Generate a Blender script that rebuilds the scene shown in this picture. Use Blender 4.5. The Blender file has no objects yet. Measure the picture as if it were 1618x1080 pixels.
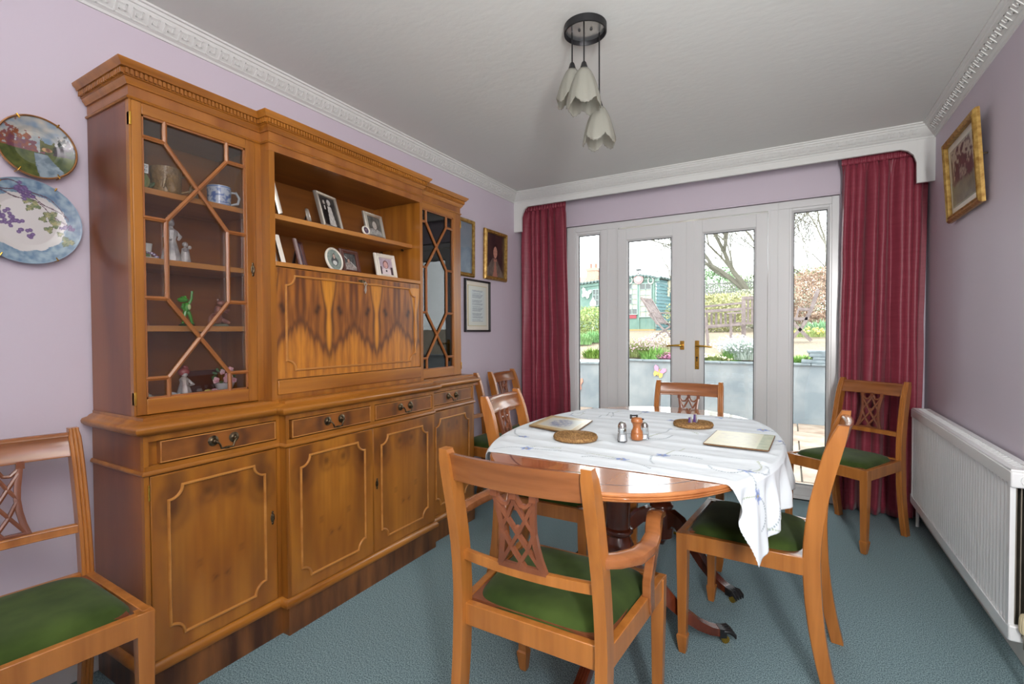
import bpy, bmesh, math, random
from math import sin, cos, pi, radians, sqrt, atan2
from mathutils import Vector, Matrix, noise
random.seed(7)
S = bpy.context.scene
C = S.collection

# ------------------------------------------------------------------ camera
F = 761.7; CH = 1.1827
YAW, PIT, ROL = radians(29.949), radians(-1.12), radians(-.2436)
fw = Vector((-sin(YAW) * cos(PIT), cos(YAW) * cos(PIT), sin(PIT)))
rt = Vector((cos(YAW), sin(YAW), 0)); up = rt.cross(fw)
r2 = rt * cos(ROL) + up * sin(ROL); u2 = -rt * sin(ROL) + up * cos(ROL)
cd = bpy.data.cameras.new('camera'); cam = bpy.data.objects.new('camera', cd); C.objects.link(cam)
M = Matrix.Identity(4)
for i in range(3):
    M[i][0] = r2[i]; M[i][1] = u2[i]; M[i][2] = -fw[i]
M[2][3] = CH
cam.matrix_world = M
cd.sensor_width = 36; cd.lens = F / 1618 * 36; cd.clip_start = .05; cd.clip_end = 300
S.camera = cam
# ------------------------------------------------------------------ world, lights, exposure
W = bpy.data.worlds.new('sky'); S.world = W; W.use_nodes = True
nt = W.node_tree; bg = nt.nodes['Background']
bg.inputs[0].default_value = (.93, .97, 1.0, 1); bg.inputs[1].default_value = 6.0
def area(name, loc, target, sx, sy, power, col):
    l = bpy.data.lights.new(name, 'AREA'); l.shape = 'RECTANGLE'; l.size = sx; l.size_y = sy
    l.energy = power; l.color = col
    o = bpy.data.objects.new(name, l); C.objects.link(o); o.location = loc
    o.rotation_euler = (Vector(target) - Vector(loc)).to_track_quat('-Z', 'Y').to_euler()
    return o
upl = area('added_ceiling_uplight', (.05, -.55, 1.75), (.05, -.55, 2.4), 1.2, 1.1, 80, (1, .99, .975))  # unseen uplight, added to brighten the room by way of the ceiling
fil = area('added_fill_strip', (.60, -.32, 1.55), (-.75, 3.9, 1.75), .18, 1.3, 24, (1, .985, .965)); fil.data.spread = radians(115)  # unseen strip lamp, added as fill for the far end of the room
S.view_settings.view_transform = 'Standard'; S.view_settings.look = 'None'
S.view_settings.gamma = 1; S.view_settings.use_curve_mapping = False
S.view_settings.exposure = .2

# ------------------------------------------------------------------ helpers
def lin(c):
    return tuple((x / 12.92 if x <= .04045 else ((x + .055) / 1.055) ** 2.4) for x in c)
def hx(s):
    return lin(tuple(int(s[i:i + 2], 16) / 255 for i in (0, 2, 4)))
def rgb(r, g, b):
    return lin((r / 255, g / 255, b / 255))
def mix(a, b, t):
    t = max(0, min(1, t)); return tuple(a[i] * (1 - t) + b[i] * t for i in range(3))
def dk(c, k=.86): return tuple(x * k for x in c)
def mat(name, col=(.5, .5, .5), rough=.5, metal=0, spec=.5, coat=0, sheen=0, trans=0, col2=None, scale=(8, 8, 8),
        detail=3, lo=.35, hi=.65, bump=0, bscale=None, vcol=False, emit=0, dist=.01, ior=1.5, alpha=1, vk=None):
    m = bpy.data.materials.new(name); m.use_nodes = True
    n = m.node_tree; b = n.nodes['Principled BSDF']; L = n.links
    b.inputs['Base Color'].default_value = (*col, 1); b.inputs['Roughness'].default_value = rough
    b.inputs['Metallic'].default_value = metal; b.inputs['IOR'].default_value = ior
    b.inputs['Specular IOR Level'].default_value = spec
    b.inputs['Coat Weight'].default_value = coat; b.inputs['Coat Roughness'].default_value = .12
    b.inputs['Sheen Weight'].default_value = sheen; b.inputs['Transmission Weight'].default_value = trans
    b.inputs['Alpha'].default_value = alpha
    tc = n.nodes.new('ShaderNodeTexCoord')
    if col2 is not None:
        mp = n.nodes.new('ShaderNodeMapping'); mp.inputs['Scale'].default_value = scale
        nz = n.nodes.new('ShaderNodeTexNoise'); nz.inputs['Scale'].default_value = 1; nz.inputs['Detail'].default_value = detail
        rp = n.nodes.new('ShaderNodeValToRGB')
        rp.color_ramp.elements[0].position = lo; rp.color_ramp.elements[1].position = hi
        rp.color_ramp.elements[0].color = (*col, 1); rp.color_ramp.elements[1].color = (*col2, 1)
        L.new(tc.outputs['Object'], mp.inputs[0]); L.new(mp.outputs[0], nz.inputs['Vector'])
        L.new(nz.outputs[0], rp.inputs[0]); L.new(rp.outputs[0], b.inputs['Base Color'])
    if vcol:
        at_ = n.nodes.new('ShaderNodeAttribute'); at_.attribute_name = 'Col'
        if vk:
            vm = n.nodes.new('ShaderNodeVectorMath'); vm.operation = 'SCALE'; vm.inputs['Scale'].default_value = vk
            L.new(at_.outputs['Color'], vm.inputs[0]); L.new(vm.outputs[0], b.inputs['Base Color'])
        else: L.new(at_.outputs['Color'], b.inputs['Base Color'])
    if bump:
        mp2 = n.nodes.new('ShaderNodeMapping'); mp2.inputs['Scale'].default_value = bscale or scale
        n2 = n.nodes.new('ShaderNodeTexNoise'); n2.inputs['Scale'].default_value = 1; n2.inputs['Detail'].default_value = 4
        bp = n.nodes.new('ShaderNodeBump'); bp.inputs['Strength'].default_value = bump; bp.inputs['Distance'].default_value = dist
        L.new(tc.outputs['Object'], mp2.inputs[0]); L.new(mp2.outputs[0], n2.inputs['Vector'])
        L.new(n2.outputs[0], bp.inputs['Height']); L.new(bp.outputs[0], b.inputs['Normal'])
    return m
def glassmat(name, tint=(1, 1, 1), refl=1.0, rough=0.0):
    m = bpy.data.materials.new(name); m.use_nodes = True; n = m.node_tree; n.nodes.clear(); L = n.links
    o = n.nodes.new('ShaderNodeOutputMaterial'); t = n.nodes.new('ShaderNodeBsdfTransparent'); g = n.nodes.new('ShaderNodeBsdfGlossy')
    f = n.nodes.new('ShaderNodeFresnel'); f.inputs[0].default_value = 1.5; x = n.nodes.new('ShaderNodeMixShader')
    mu = n.nodes.new('ShaderNodeMath'); mu.operation = 'MULTIPLY'; mu.inputs[1].default_value = refl
    t.inputs[0].default_value = (*tint, 1); g.inputs['Roughness'].default_value = rough
    L.new(f.outputs[0], mu.inputs[0]); L.new(mu.outputs[0], x.inputs[0]); L.new(t.outputs[0], x.inputs[1]); L.new(g.outputs[0], x.inputs[2]); L.new(x.outputs[0], o.inputs[0])
    return m

def props(o, label=None, cat=None, group=None, kind=None):
    if label: o['label'] = label
    if cat: o['category'] = cat
    if group: o['group'] = group
    if kind: o['kind'] = kind
    return o
def empty(name, loc=(0, 0, 0), label=None, cat=None, group=None, kind=None, parent=None):
    o = bpy.data.objects.new(name, None); C.objects.link(o); o.empty_display_size = .05
    o.parent = parent; l = Vector(loc) - (BASES[parent.name] if parent else Vector((0, 0, 0)))
    o.location = l; BASES[o.name] = Vector(loc)
    return props(o, label, cat, group, kind)
BASES = {}
class MB:
    def __init__(s): s.v = []; s.f = []; s.c = []
    def add(s, vs, fs, col=None):
        k = len(s.v); s.v += [tuple(p) for p in vs]; s.f += [tuple(i + k for i in f) for f in fs]
        s.c += [col] * len(vs)
        return s
    def box(s, x0, x1, y0, y1, z0, z1, col=None, R=None):
        P = [(x0, y0, z0), (x1, y0, z0), (x1, y1, z0), (x0, y1, z0), (x0, y0, z1), (x1, y0, z1), (x1, y1, z1), (x0, y1, z1)]
        if R is not None: P = [R @ Vector(p) for p in P]
        return s.add(P, [(0, 3, 2, 1), (4, 5, 6, 7), (0, 1, 5, 4), (1, 2, 6, 5), (2, 3, 7, 6), (3, 0, 4, 7)], col)
    def hexa(s, a, b, col=None):   # two quads (4 pts each), bottom & top
        return s.add(list(a) + list(b), [(0, 3, 2, 1), (4, 5, 6, 7), (0, 1, 5, 4), (1, 2, 6, 5), (2, 3, 7, 6), (3, 0, 4, 7)], col)
    def loft(s, rings, closed=False, caps=True, col=None):
        n = len(rings[0]); k = len(rings); vs = [p for r in rings for p in r]; fs = []
        for i in range(k if closed else k - 1):
            a = i * n; b = ((i + 1) % k) * n
            for j in range(n):
                j2 = (j + 1) % n; fs.append((a + j, a + j2, b + j2, b + j))
        if caps and not closed:
            fs.append(tuple(range(n - 1, -1, -1))); fs.append(tuple((k - 1) * n + j for j in range(n)))
        return s.add(vs, fs, col)
    def sweep(s, path, sec, upv=(0, 0, 1), closed=False, caps=True, col=None, scale=None):
        # sec: list of (a,b): a along side vector, b along 'up'; scale: per point (sa,sb)
        P = [Vector(p) for p in path]; n = len(P); U = Vector(upv).normalized(); rings = []
        for i in range(n):
            if closed: t0 = (P[i] - P[i - 1]).normalized(); t1 = (P[(i + 1) % n] - P[i]).normalized()
            else:
                t1 = (P[min(i + 1, n - 1)] - P[min(i, n - 2)]).normalized(); t0 = (P[max(i, 1)] - P[max(i - 1, 0)]).normalized()
            T = (t0 + t1); T = T.normalized() if T.length > 1e-6 else t1
            side = T.cross(U)
            side = side.normalized() if side.length > 1e-6 else Vector((1, 0, 0))
            u = side.cross(T).normalized()
            c = max(.35, t0.dot(T)); k = 1 / c   # mitre
            mside = abs((t1 - t0).dot(side)) > abs((t1 - t0).dot(u))
            sa, sb = (scale[i] if scale else (1, 1))
            rings.append([P[i] + side * (a * sa * (k if mside else 1)) + u * (b * sb * (1 if mside else k)) for a, b in sec])
        return s.loft(rings, closed, caps, col)
    def tube(s, path, r, n=8, closed=False, col=None, upv=(0, 0, 1)):
        rs = r if isinstance(r, (list, tuple)) else [r] * len(path)
        sec = [(cos(2 * pi * j / n), sin(2 * pi * j / n)) for j in range(n)]
        P = [Vector(p) for p in path]; d = (P[-1] - P[0])
        if d.length > 1e-6 and abs(d.normalized().dot(Vector(upv))) > .95: upv = (0, 1, 0) if abs(upv[1]) < .5 else (1, 0, 0)
        return s.sweep(path, sec, upv, closed, True, col, [(a, a) for a in rs])
    def lathe(s, prof, c=(0, 0, 0), n=24, axis='z', col=None, flute=0, nf=8, caps=True):
        rings = []
        for r, h in prof:
            ring = []
            for j in range(n):
                a = 2 * pi * j / n; rr = max(r, .0002) * (1 + flute * cos(nf * a))
                p = (rr * cos(a), rr * sin(a), h)
                if axis == 'x': p = (h, rr * cos(a), rr * sin(a))
                if axis == 'y': p = (rr * sin(a), h, rr * cos(a))
                ring.append((p[0] + c[0], p[1] + c[1], p[2] + c[2]))
            rings.append(ring)
        return s.loft(rings, caps=caps, col=col)
    def ball(s, c, r, n=10, col=None, sc=(1, 1, 1), R=None):
        k = max(4, n // 2 + 1); rings = []
        for i in range(k):
            t = pi * (i + .02) / (k - 1 + .04); ring = []
            for j in range(n):
                a = 2 * pi * j / n
                p = Vector((r * sin(t) * cos(a) * sc[0], r * sin(t) * sin(a) * sc[1], r * cos(t) * sc[2]))
                if R is not None: p = R @ p
                ring.append((p[0] + c[0], p[1] + c[1], p[2] + c[2]))
            rings.append(ring)
        return s.loft(rings[::-1], col=col)
    def grid(s, nu, nv, fn, colfn=None):
        k = len(s.v)
        for j in range(nv + 1):
            for i in range(nu + 1):
                u, v = i / nu, j / nv; s.v.append(tuple(fn(u, v))); s.c.append(colfn(u, v) if colfn else None)
        for j in range(nv):
            for i in range(nu):
                a = k + j * (nu + 1) + i; s.f.append((a, a + 1, a + nu + 2, a + nu + 1))
        return s
    def build(s, name, m, parent=None, origin=None, bevel=0, smooth=True, label=None, cat=None, group=None, kind=None, seg=2, ang=38, solid=0, fix=True):
        me = bpy.data.meshes.new(name)
        if parent is not None: o0 = BASES.get(parent.name, Vector((0, 0, 0)))
        else: o0 = Vector(origin) if origin is not None else Vector((0, 0, 0))
        me.from_pydata([tuple(Vector(p) - o0) for p in s.v], [], s.f); me.validate()
        if fix:
            b = bmesh.new(); b.from_mesh(me); bmesh.ops.recalc_face_normals(b, faces=b.faces); b.to_mesh(me); b.free()
        if any(c is not None for c in s.c) and len(me.vertices) == len(s.c):
            a = me.color_attributes.new('Col', 'FLOAT_COLOR', 'POINT')
            buf = []
            for c in s.c: buf += [*(c or (.5, .5, .5)), 1]
            a.data.foreach_set('color', buf)
        me.materials.append(m)
        if smooth:
            me.polygons.foreach_set('use_smooth', [True] * len(me.polygons)); me.set_sharp_from_angle(angle=radians(ang))
        o = bpy.data.objects.new(name, me); C.objects.link(o)
        if parent is not None: o.parent = parent; BASES[o.name] = o0
        else: o.location = o0; BASES[o.name] = o0
        if bevel:
            md = o.modifiers.new('bevel', 'BEVEL'); md.width = bevel; md.segments = seg; md.limit_method = 'ANGLE'; md.angle_limit = radians(45)
        if solid:
            md = o.modifiers.new('solid', 'SOLIDIFY'); md.thickness = solid; md.offset = 0
        return props(o, label, cat, group, kind)
def rect(w, h): return [(-w / 2, -h / 2), (w / 2, -h / 2), (w / 2, h / 2), (-w / 2, h / 2)]
def copy_tree(o, parent=None):
    c = o.copy(); C.objects.link(c); c.parent = parent
    for ch in list(o.children): copy_tree(ch, c)
    return c
def place(o, loc, rz, label=None, group=None):
    o.location = loc; o.rotation_euler = (0, 0, rz)
    if label: o['label'] = label
    if group: o['group'] = group
    return o
def fbm(x, y, z=0, o=3):
    return noise.fractal(Vector((x, y, z)), 1.0, 2.0, o)
def at(px, py, Y):     # world point seen at that pixel at distance Y into the garden
    v = fw + r2 * ((px - 809) / F) + u2 * ((540 - py) / F); t = Y / v.y
    return Vector((v.x * t, Y, CH + v.z * t))

# ------------------------------------------------------------------ materials
LILAC = mat('lilac_paint', rgb(208, 197, 209), .55, spec=.3, bump=.05, bscale=(60, 60, 60), dist=.002)
LILAC_SIDE = LILAC
WHITE = mat('white_gloss_paint', rgb(226, 224, 220), .35)
CORN = mat('white_plaster', rgb(222, 223, 220), .6, spec=.3)
CEIL = mat('textured_ceiling', rgb(224, 226, 222), .7, spec=.2, bump=.24, bscale=(20, 30, 10), dist=.005)
UPVC = mat('white_upvc', rgb(225, 226, 226), .22, spec=.5)
GASK = mat('black_rubber', rgb(30, 34, 42), .5)
CARPET = mat('blue_green_carpet', rgb(38, 62, 74), .95, spec=.1, col2=rgb(152, 178, 182), scale=(300, 190, 300), detail=3, lo=.3, hi=.7, bump=.2, bscale=(300, 190, 300), dist=.003, sheen=.1)
def wood(name, a, b, sc, rough=.32, coat=.25, lo=.3, hi=.7, bump=.03):
    return mat(name, a, rough, col2=b, scale=sc, detail=5, lo=lo, hi=hi, coat=coat, bump=bump, bscale=tuple(k * 4 for k in sc), dist=.002)
YEW_V = wood('yew_upright_grain', rgb(128, 74, 22), rgb(170, 108, 36), (22, 22, 1.6))
YEW_H = wood('yew_long_grain', rgb(134, 78, 22), rgb(178, 114, 40), (22, 1.6, 22))
YEW_D = wood('yew_drawer_veneer', rgb(112, 64, 26), rgb(160, 100, 44), (10, 6, 3), lo=.25, hi=.75)
YEW_SIDE = wood('yew_side_veneer', rgb(104, 54, 26), rgb(148, 86, 38), (6, 6, 1.2), rough=.35, coat=.15)
YEW_P = wood('yew_plinth_veneer', rgb(70, 38, 22), rgb(140, 88, 44), (14, 14, 2.2), lo=.35, hi=.7)
YEW_IN = wood('yew_inside', rgb(118, 68, 24), rgb(148, 92, 36), (16, 1.5, 16), rough=.4, coat=.1)
YEW_SH = wood('yew_shelf_edge', rgb(162, 102, 44), rgb(194, 134, 68), (20, 1.6, 20))
GBAR = wood('reddish_glazing_bar', rgb(136, 80, 40), rgb(160, 100, 52), (20, 20, 3))
CH_A = wood('amber_chair_wood', rgb(150, 90, 36), rgb(182, 116, 54), (30, 30, 2.4), rough=.28, coat=.3)
CH_B = wood('brown_rail_wood', rgb(128, 74, 38), rgb(160, 100, 56), (2, 30, 30), rough=.22, coat=.5)
CH_C = wood('red_brown_splat_wood', rgb(108, 60, 38), rgb(134, 78, 50), (24, 24, 4), rough=.3, coat=.35)
TBL_T = wood('table_top_veneer', rgb(164, 96, 50), rgb(196, 130, 78), (14, 2, 14), rough=.06, coat=1, bump=0)
TBL_L = wood('dark_mahogany', rgb(70, 28, 16), rgb(112, 52, 30), (14, 14, 3), rough=.22, coat=.5)
VELVET = mat('green_velvet', rgb(38, 54, 20), .9, spec=.12, col2=rgb(68, 86, 38), scale=(7, 7, 7), detail=3, lo=.35, hi=.7, sheen=.08, bump=.05, bscale=(300, 300, 300), dist=.001)
BRONZE = mat('antique_bronze', rgb(120, 104, 80), .34, metal=.85, col2=rgb(62, 52, 40), scale=(60, 60, 60))
BRASS = mat('polished_brass', rgb(206, 160, 70), .22, metal=.95)
BLACKM = mat('black_metal', rgb(34, 34, 36), .45, metal=.3)
CURT = mat('burgundy_moire_fabric', rgb(136, 46, 64), .42, spec=.4, col2=rgb(148, 58, 74), scale=(6, 6, 60), detail=4, lo=.3, hi=.7, sheen=.15, bump=.04, bscale=(20, 20, 240), dist=.001)
RAD = mat('white_enamel', rgb(232, 233, 234), .3)
RADIN = mat('radiator_inner_fins', rgb(128, 120, 108), .6)
CREAM = mat('cream_plastic', rgb(204, 190, 156), .45)
GILT = mat('gilt_frame', rgb(144, 106, 46), .36, metal=.5, col2=rgb(188, 154, 84), scale=(40, 40, 40), bump=.2, bscale=(60, 60, 60), dist=.003)
DKFR = mat('black_frame', rgb(36, 34, 36), .3)
SILV = mat('silver_frame', rgb(186, 178, 166), .28, metal=.7)
CREFR = mat('cream_frame', rgb(226, 220, 206), .4)
BRFR = mat('dark_brown_frame', rgb(84, 44, 34), .3)
VC = mat('printed_picture', vcol=True, rough=.3)
VCM = mat('painted_ceramic', vcol=True, rough=.2, coat=.3)
VCW = mat('figured_yew_veneer', vcol=True, rough=.3, coat=.3)
VCF = mat('embroidered_white_linen', vcol=True, rough=.85, spec=.15, bump=.15, bscale=(420, 420, 420), dist=.001)
VCG = mat('garden_foliage', vcol=True, rough=.7, spec=.2, vk=.92)
GLASS = glassmat('window_glass', (.97, .985, .98), .85)
CGLASS = glassmat('cabinet_glass', (.97, .97, .97), 1.15)

# ================================================================== ROOM
XL, XR, YB, YF, H = -2.117, .7365, 3.92, -3.0, 2.4
YD = 3.938                       # inner plane of the door frames
ZT, ZB2 = 2.10, 2.0
def struct(mb, name, m, parent=None, **k):
    o = mb.build(name, m, parent, **k)
    if parent is None: o['kind'] = 'structure'
    return o
fl = struct(MB().box(XL - .15, XR + .15, YF - .15, YB + .06, -.1, 0), 'floor', CARPET, smooth=False)
struct(MB().box(XL - .15, XR + .15, YF - .15, YB + .25, H, H + .1), 'ceiling', CEIL, smooth=False)
struct(MB().box(XL - .15, XL, YF, YB, 0, H), 'wall_left', LILAC, smooth=False)
struct(MB().box(XR, XR + .15, YF, YB, 0, H), 'wall_right', LILAC, smooth=False)
struct(MB().box(XL - .15, XR + .15, YF - .15, YF, 0, H), 'wall_front', LILAC, smooth=False)
FX0, FX1 = -1.705, .285          # frame opening
struct(MB().box(XL - .15, FX0, YB, YB + .25, 0, H).box(FX1, XR + .15, YB, YB + .25, 0, H).box(FX0, FX1, YB, YB + .25, ZT, H),
       'wall_back', LILAC, smooth=False)
struct(MB().box(XL, XL + .016, YF, YB, 0, .09), 'baseboard_left', WHITE, bevel=.004)
struct(MB().box(XR - .016, XR, YF, YB, 0, .09), 'baseboard_right', WHITE, bevel=.004)
struct(MB().box(XL + .016, FX0 - .02, YB - .016, YB, 0, .09), 'baseboard_back', WHITE, bevel=.004)

# ------------------------------------------------ cornice (trim) with greek key relief
PELY = 3.718
cor = [(0, 2.3205), (.006, 2.3205), (.009, 2.329), (.015, 2.332), (.049, 2.372), (.052, 2.379), (.058, 2.381), (.0625, 2.391), (.0708, 2.392), (.0708, 2.4), (0, 2.4)]
def cornice(name, p0, p1, inward, m0, m1):
    # p0,p1 along the wall; inward unit vector; m0/m1 mitre lengthening factor per unit projection
    p0 = Vector((*p0, 0)); p1 = Vector((*p1, 0)); d = (p1 - p0).normalized(); n = Vector((*inward, 0)); L = (p1 - p0).length
    ra = [p0 + n * a + d * (a * m0) + Vector((0, 0, z)) for a, z in cor]
    rb = [p1 + n * a - d * (a * m1) + Vector((0, 0, z)) for a, z in cor]
    o = struct(MB().loft([ra, rb]), name, CORN, ang=25)
    # relief on the sloping face
    A = Vector((n.x * .016, n.y * .016, 2.334)); B = Vector((n.x * .048, n.y * .048, 2.371)); e = (B - A); q = e.cross(d).normalized()
    if q.dot(n) < 0: q = -q
    hgt = e.length; e = e.normalized(); mb = MB(); per = .052; cnt = int((L - .1) / per); st = (L - cnt * per) / 2; w = .0048
    def bar(a0, a1, b0, b1):
        P = [p0 + A + d * a + e * b for a, b in ((a0, b0), (a1, b0), (a1, b1), (a0, b1))]
        mb.add(P + [p + q * .0032 for p in P], [(4, 5, 6, 7), (0, 1, 5, 4), (1, 2, 6, 5), (2, 3, 7, 6), (3, 0, 4, 7)])
    for k in range(cnt):
        a = st + k * per; h = hgt * .88; g = hgt * .06
        bar(a, a + w, g, g + h)                               # rising stroke
        bar(a, a + .034, g + h - w, g + h)                    # over the top
        bar(a + .034 - w, a + .034, g + h * .36, g + h)       # down
        bar(a + .013, a + .034, g + h * .36, g + h * .36 + w) # inward
        bar(a + .013, a + .013 + w, g + h * .36, g + h * .68)
        bar(a + .0, a + per + w, g, g + w)                    # base line
    mb.build('greek_key_relief', CORN, o, smooth=False, kind='stuff')
cornice('trim_1', (XL, YF), (XL, PELY), (1, 0), 0, 1)
cornice('trim_2', (XR, YF), (XR, PELY), (-1, 0), 0, 1)
cornice('trim_3', (XL, PELY), (XR, PELY), (0, -1), 1, 1)

# ------------------------------------------------ curtain pelmet, board with dropped rounded ends
def pelmet():
    t = .02; P = []
    def arc(cx, cz, r, a0, a1, n=8):
        return [(cx + r * cos(radians(a0 + (a1 - a0) * i / n)), cz + r * sin(radians(a0 + (a1 - a0) * i / n))) for i in range(n + 1)]
    zb = 2.277; ze = 2.066; r = .085
    low = [(XL, ze), (-2.041, ze), (-2.041, 2.19)]
    low += [(-2.03, 2.225), (-2.012, 2.258), (-1.985, zb)] + [(x, zb) for x in (-1.2, -.5, .2)] + [(.575, zb), (.61, 2.262), (.636, 2.235), (.65, 2.19), (.652, ze), (XR, ze)]
    mb = MB(); a = []
    for y in (PELY, PELY + t):
        a.append([(x, y, z) for x, z in low] + [(XR, y, H), (XL, y, H)])
    # strips between low edge and top to stay planar/concave-safe
    n = len(low)
    vs = []; fs = []
    for y in (PELY, PELY + t):
        vs += [(x, y, z) for x, z in low] + [(x, y, 2.34) for x, z in low]
    for i in range(n - 1):
        fs += [(i, i + 1, n + i + 1, n + i), (2 * n + i, 3 * n + i, 3 * n + i + 1, 2 * n + i + 1), (i, 2 * n + i, 2 * n + i + 1, i + 1), (n + i, n + i + 1, 3 * n + i + 1, 3 * n + i)]
    mb.add(vs, fs).box(XL, XR, PELY, PELY + t, 2.34, H - .001)
    struct(mb, 'trim_4', CORN, smooth=False)
pelmet()
# ceiling of the pelmet box and a thin bead above the door frame
struct(MB().box(FX0 - .01, FX1 + .01, YB - .008, YB + .018, ZT, ZT + .014), 'trim_5', LILAC, bevel=.003)
struct(MB().box(FX0 - .012, FX0, YB - .002, YB + .05, 0, ZT), 'trim_6', LILAC, smooth=False)

# ------------------------------------------------ french doors and side lights
YO = YD + .07
def bar_frame(mb, x0, x1, z0, z1, w, y0, y1, wb=None):
    wb = wb or w
    mb.box(x0, x0 + w, y0, y1, z0, z1).box(x1 - w, x1, y0, y1, z0, z1).box(x0 + w, x1 - w, y0, y1, z1 - w, z1).box(x0 + w, x1 - w, y0, y1, z0, z0 + wb)
def sash(name, x0, x1, z0, z1, gx0, gx1, gz0, gz1, y0, parent=None):
    root = empty(name, ((x0 + x1) / 2, y0, z0), kind='structure')
    f = MB().box(x0, gx0, y0, YO, z0, z1).box(gx1, x1, y0, YO, z0, z1).box(gx0, gx1, y0, YO, gz1, z1).box(gx0, gx1, y0, YO, z0, gz0)
    f.build('sash_frame', UPVC, root, bevel=.003, smooth=True)
    b = MB(); w = .013; yy = y0 + .006       # sloped glazing bead
    for (a0, b0, a1, b1, n) in ((gx0, gz0, gx1, gz0, (0, 1)), (gx1, gz0, gx1, gz1, (-1, 0)), (gx1, gz1, gx0, gz1, (0, -1)), (gx0, gz1, gx0, gz0, (1, 0))):
        pass
    ring = [(gx0, gz0), (gx1, gz0), (gx1, gz1), (gx0, gz1)]; inn = [(gx0 + w, gz0 + w), (gx1 - w, gz0 + w), (gx1 - w, gz1 - w), (gx0 + w, gz1 - w)]
    g = MB()
    for i in range(4):
        j = (i + 1) % 4
        b.add([(ring[i][0], y0 + .002, ring[i][1]), (ring[j][0], y0 + .002, ring[j][1]), (inn[j][0], y0 + .018, inn[j][1]), (inn[i][0], y0 + .018, inn[i][1]),
               (ring[i][0], y0 + .03, ring[i][1]), (ring[j][0], y0 + .03, ring[j][1]), (inn[j][0], y0 + .03, inn[j][1]), (inn[i][0], y0 + .03, inn[i][1])],
              [(0, 1, 2, 3), (4, 7, 6, 5), (0, 4, 5, 1), (1, 5, 6, 2), (2, 6, 7, 3), (3, 7, 4, 0)])
    b.build('glazing_bead', UPVC, root, smooth=False)
    i0 = w - .001; k = .004
    for (a, c, d, e) in ((gx0 + i0, gx0 + i0 + k, gz0 + i0, gz1 - i0), (gx1 - i0 - k, gx1 - i0, gz0 + i0, gz1 - i0), (gx0 + i0, gx1 - i0, gz0 + i0, gz0 + i0 + k), (gx0 + i0, gx1 - i0, gz1 - i0 - k, gz1 - i0)):
        g.box(a, c, y0 + .016, y0 + .034, d, e)
    g.build('gasket', GASK, root, smooth=False)
    MB().box(gx0 + w, gx1 - w, y0 + .022, y0 + .026, gz0 + w, gz1 - w).build('glass_pane', GLASS, root, smooth=False)
    return root
# fixed outer frame with mullions
of = MB()
of.box(FX0, -1.625, YD, YO, 0, ZT).box(.243, FX1, YD, YO, 0, ZT)
of.box(-1.625, .243, YD, YO, 2.048, ZT).box(-1.625, .243, YD, YO, 0, .028)
of.box(-1.39, -1.247, YD, YO, .028, 2.048).box(-.137, -.004, YD, YO, .028, 2.048)
struct(of, 'trim_7', UPVC, bevel=.003)
struct(MB().box(-1.338, -1.332, YD - .004, YD + .001, .028, 2.07).box(-.079, -.073, YD - .004, YD + .001, .028, ZT).box(-1.262, -1.247, YD - .006, YD + .002, .028, 2.052).box(-.139, -.122, YD - .006, YD + .002, .028, 2.052), 'trim_8', UPVC, bevel=.001)
sash('window_1', -1.628, -1.387, .028, 2.048, -1.6128, -1.4029, .088, 2.03, YD + .003)
sash('window_2', -.006, .245, .028, 2.048, .0092, .2305, .088, 2.03, YD + .003)
d1 = sash('door_1', -1.245, -.69, .03, 2.035, -1.1704, -.8035, .12, 1.94, YD - .012)
d2 = sash('door_2', -.648, -.141, .03, 2.035, -.5828, -.2156, .12, 1.94, YD - .012)
MB().box(-.70, -.640, YD - .016, YD + .0, .03, 2.035).build('meeting_stile', UPVC, d1, bevel=.003)
yb = YD - .0125
h = MB().box(-.742, -.712, yb - .01, yb, 1.043, 1.112).tube([(-.727, yb - .01, 1.078), (-.727, yb - .05, 1.078)], .009, 10)
h.tube([(-.727, yb - .05, 1.078), (-.745, yb - .055, 1.078), (-.80, yb - .055, 1.076), (-.835, yb - .055, 1.072)], [.0085, .0085, .0065, .006], 10)
h.build('lever_handle', BRASS, d1, bevel=.002)
h = MB().box(-.632, -.602, yb - .01, yb, .895, 1.115).tube([(-.617, yb - .01, 1.075), (-.617, yb - .05, 1.075)], .009, 10)
h.tube([(-.617, yb - .05, 1.075), (-.6, yb - .055, 1.075), (-.55, yb - .055, 1.073), (-.505, yb - .05, 1.066)], [.0085, .0085, .0065, .006], 10)
hh = h.build('lever_handle', BRASS, d2, bevel=.002)
MB().lathe([(.0075, -.001), (.0075, .003)], (-.617, yb - .012, .985), 12, 'y').box(-.620, -.614, yb - .013, yb - .009, .955, .985).build('keyhole', BLACKM, hh)
MB().lathe([(.003, -.001), (.003, .003)], (-.617, yb - .012, 1.055), 8, 'y').lathe([(.003, -.001), (.003, .003)], (-.617, yb - .012, .915), 8, 'y').build('screw', BLACKM, hh)

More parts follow.
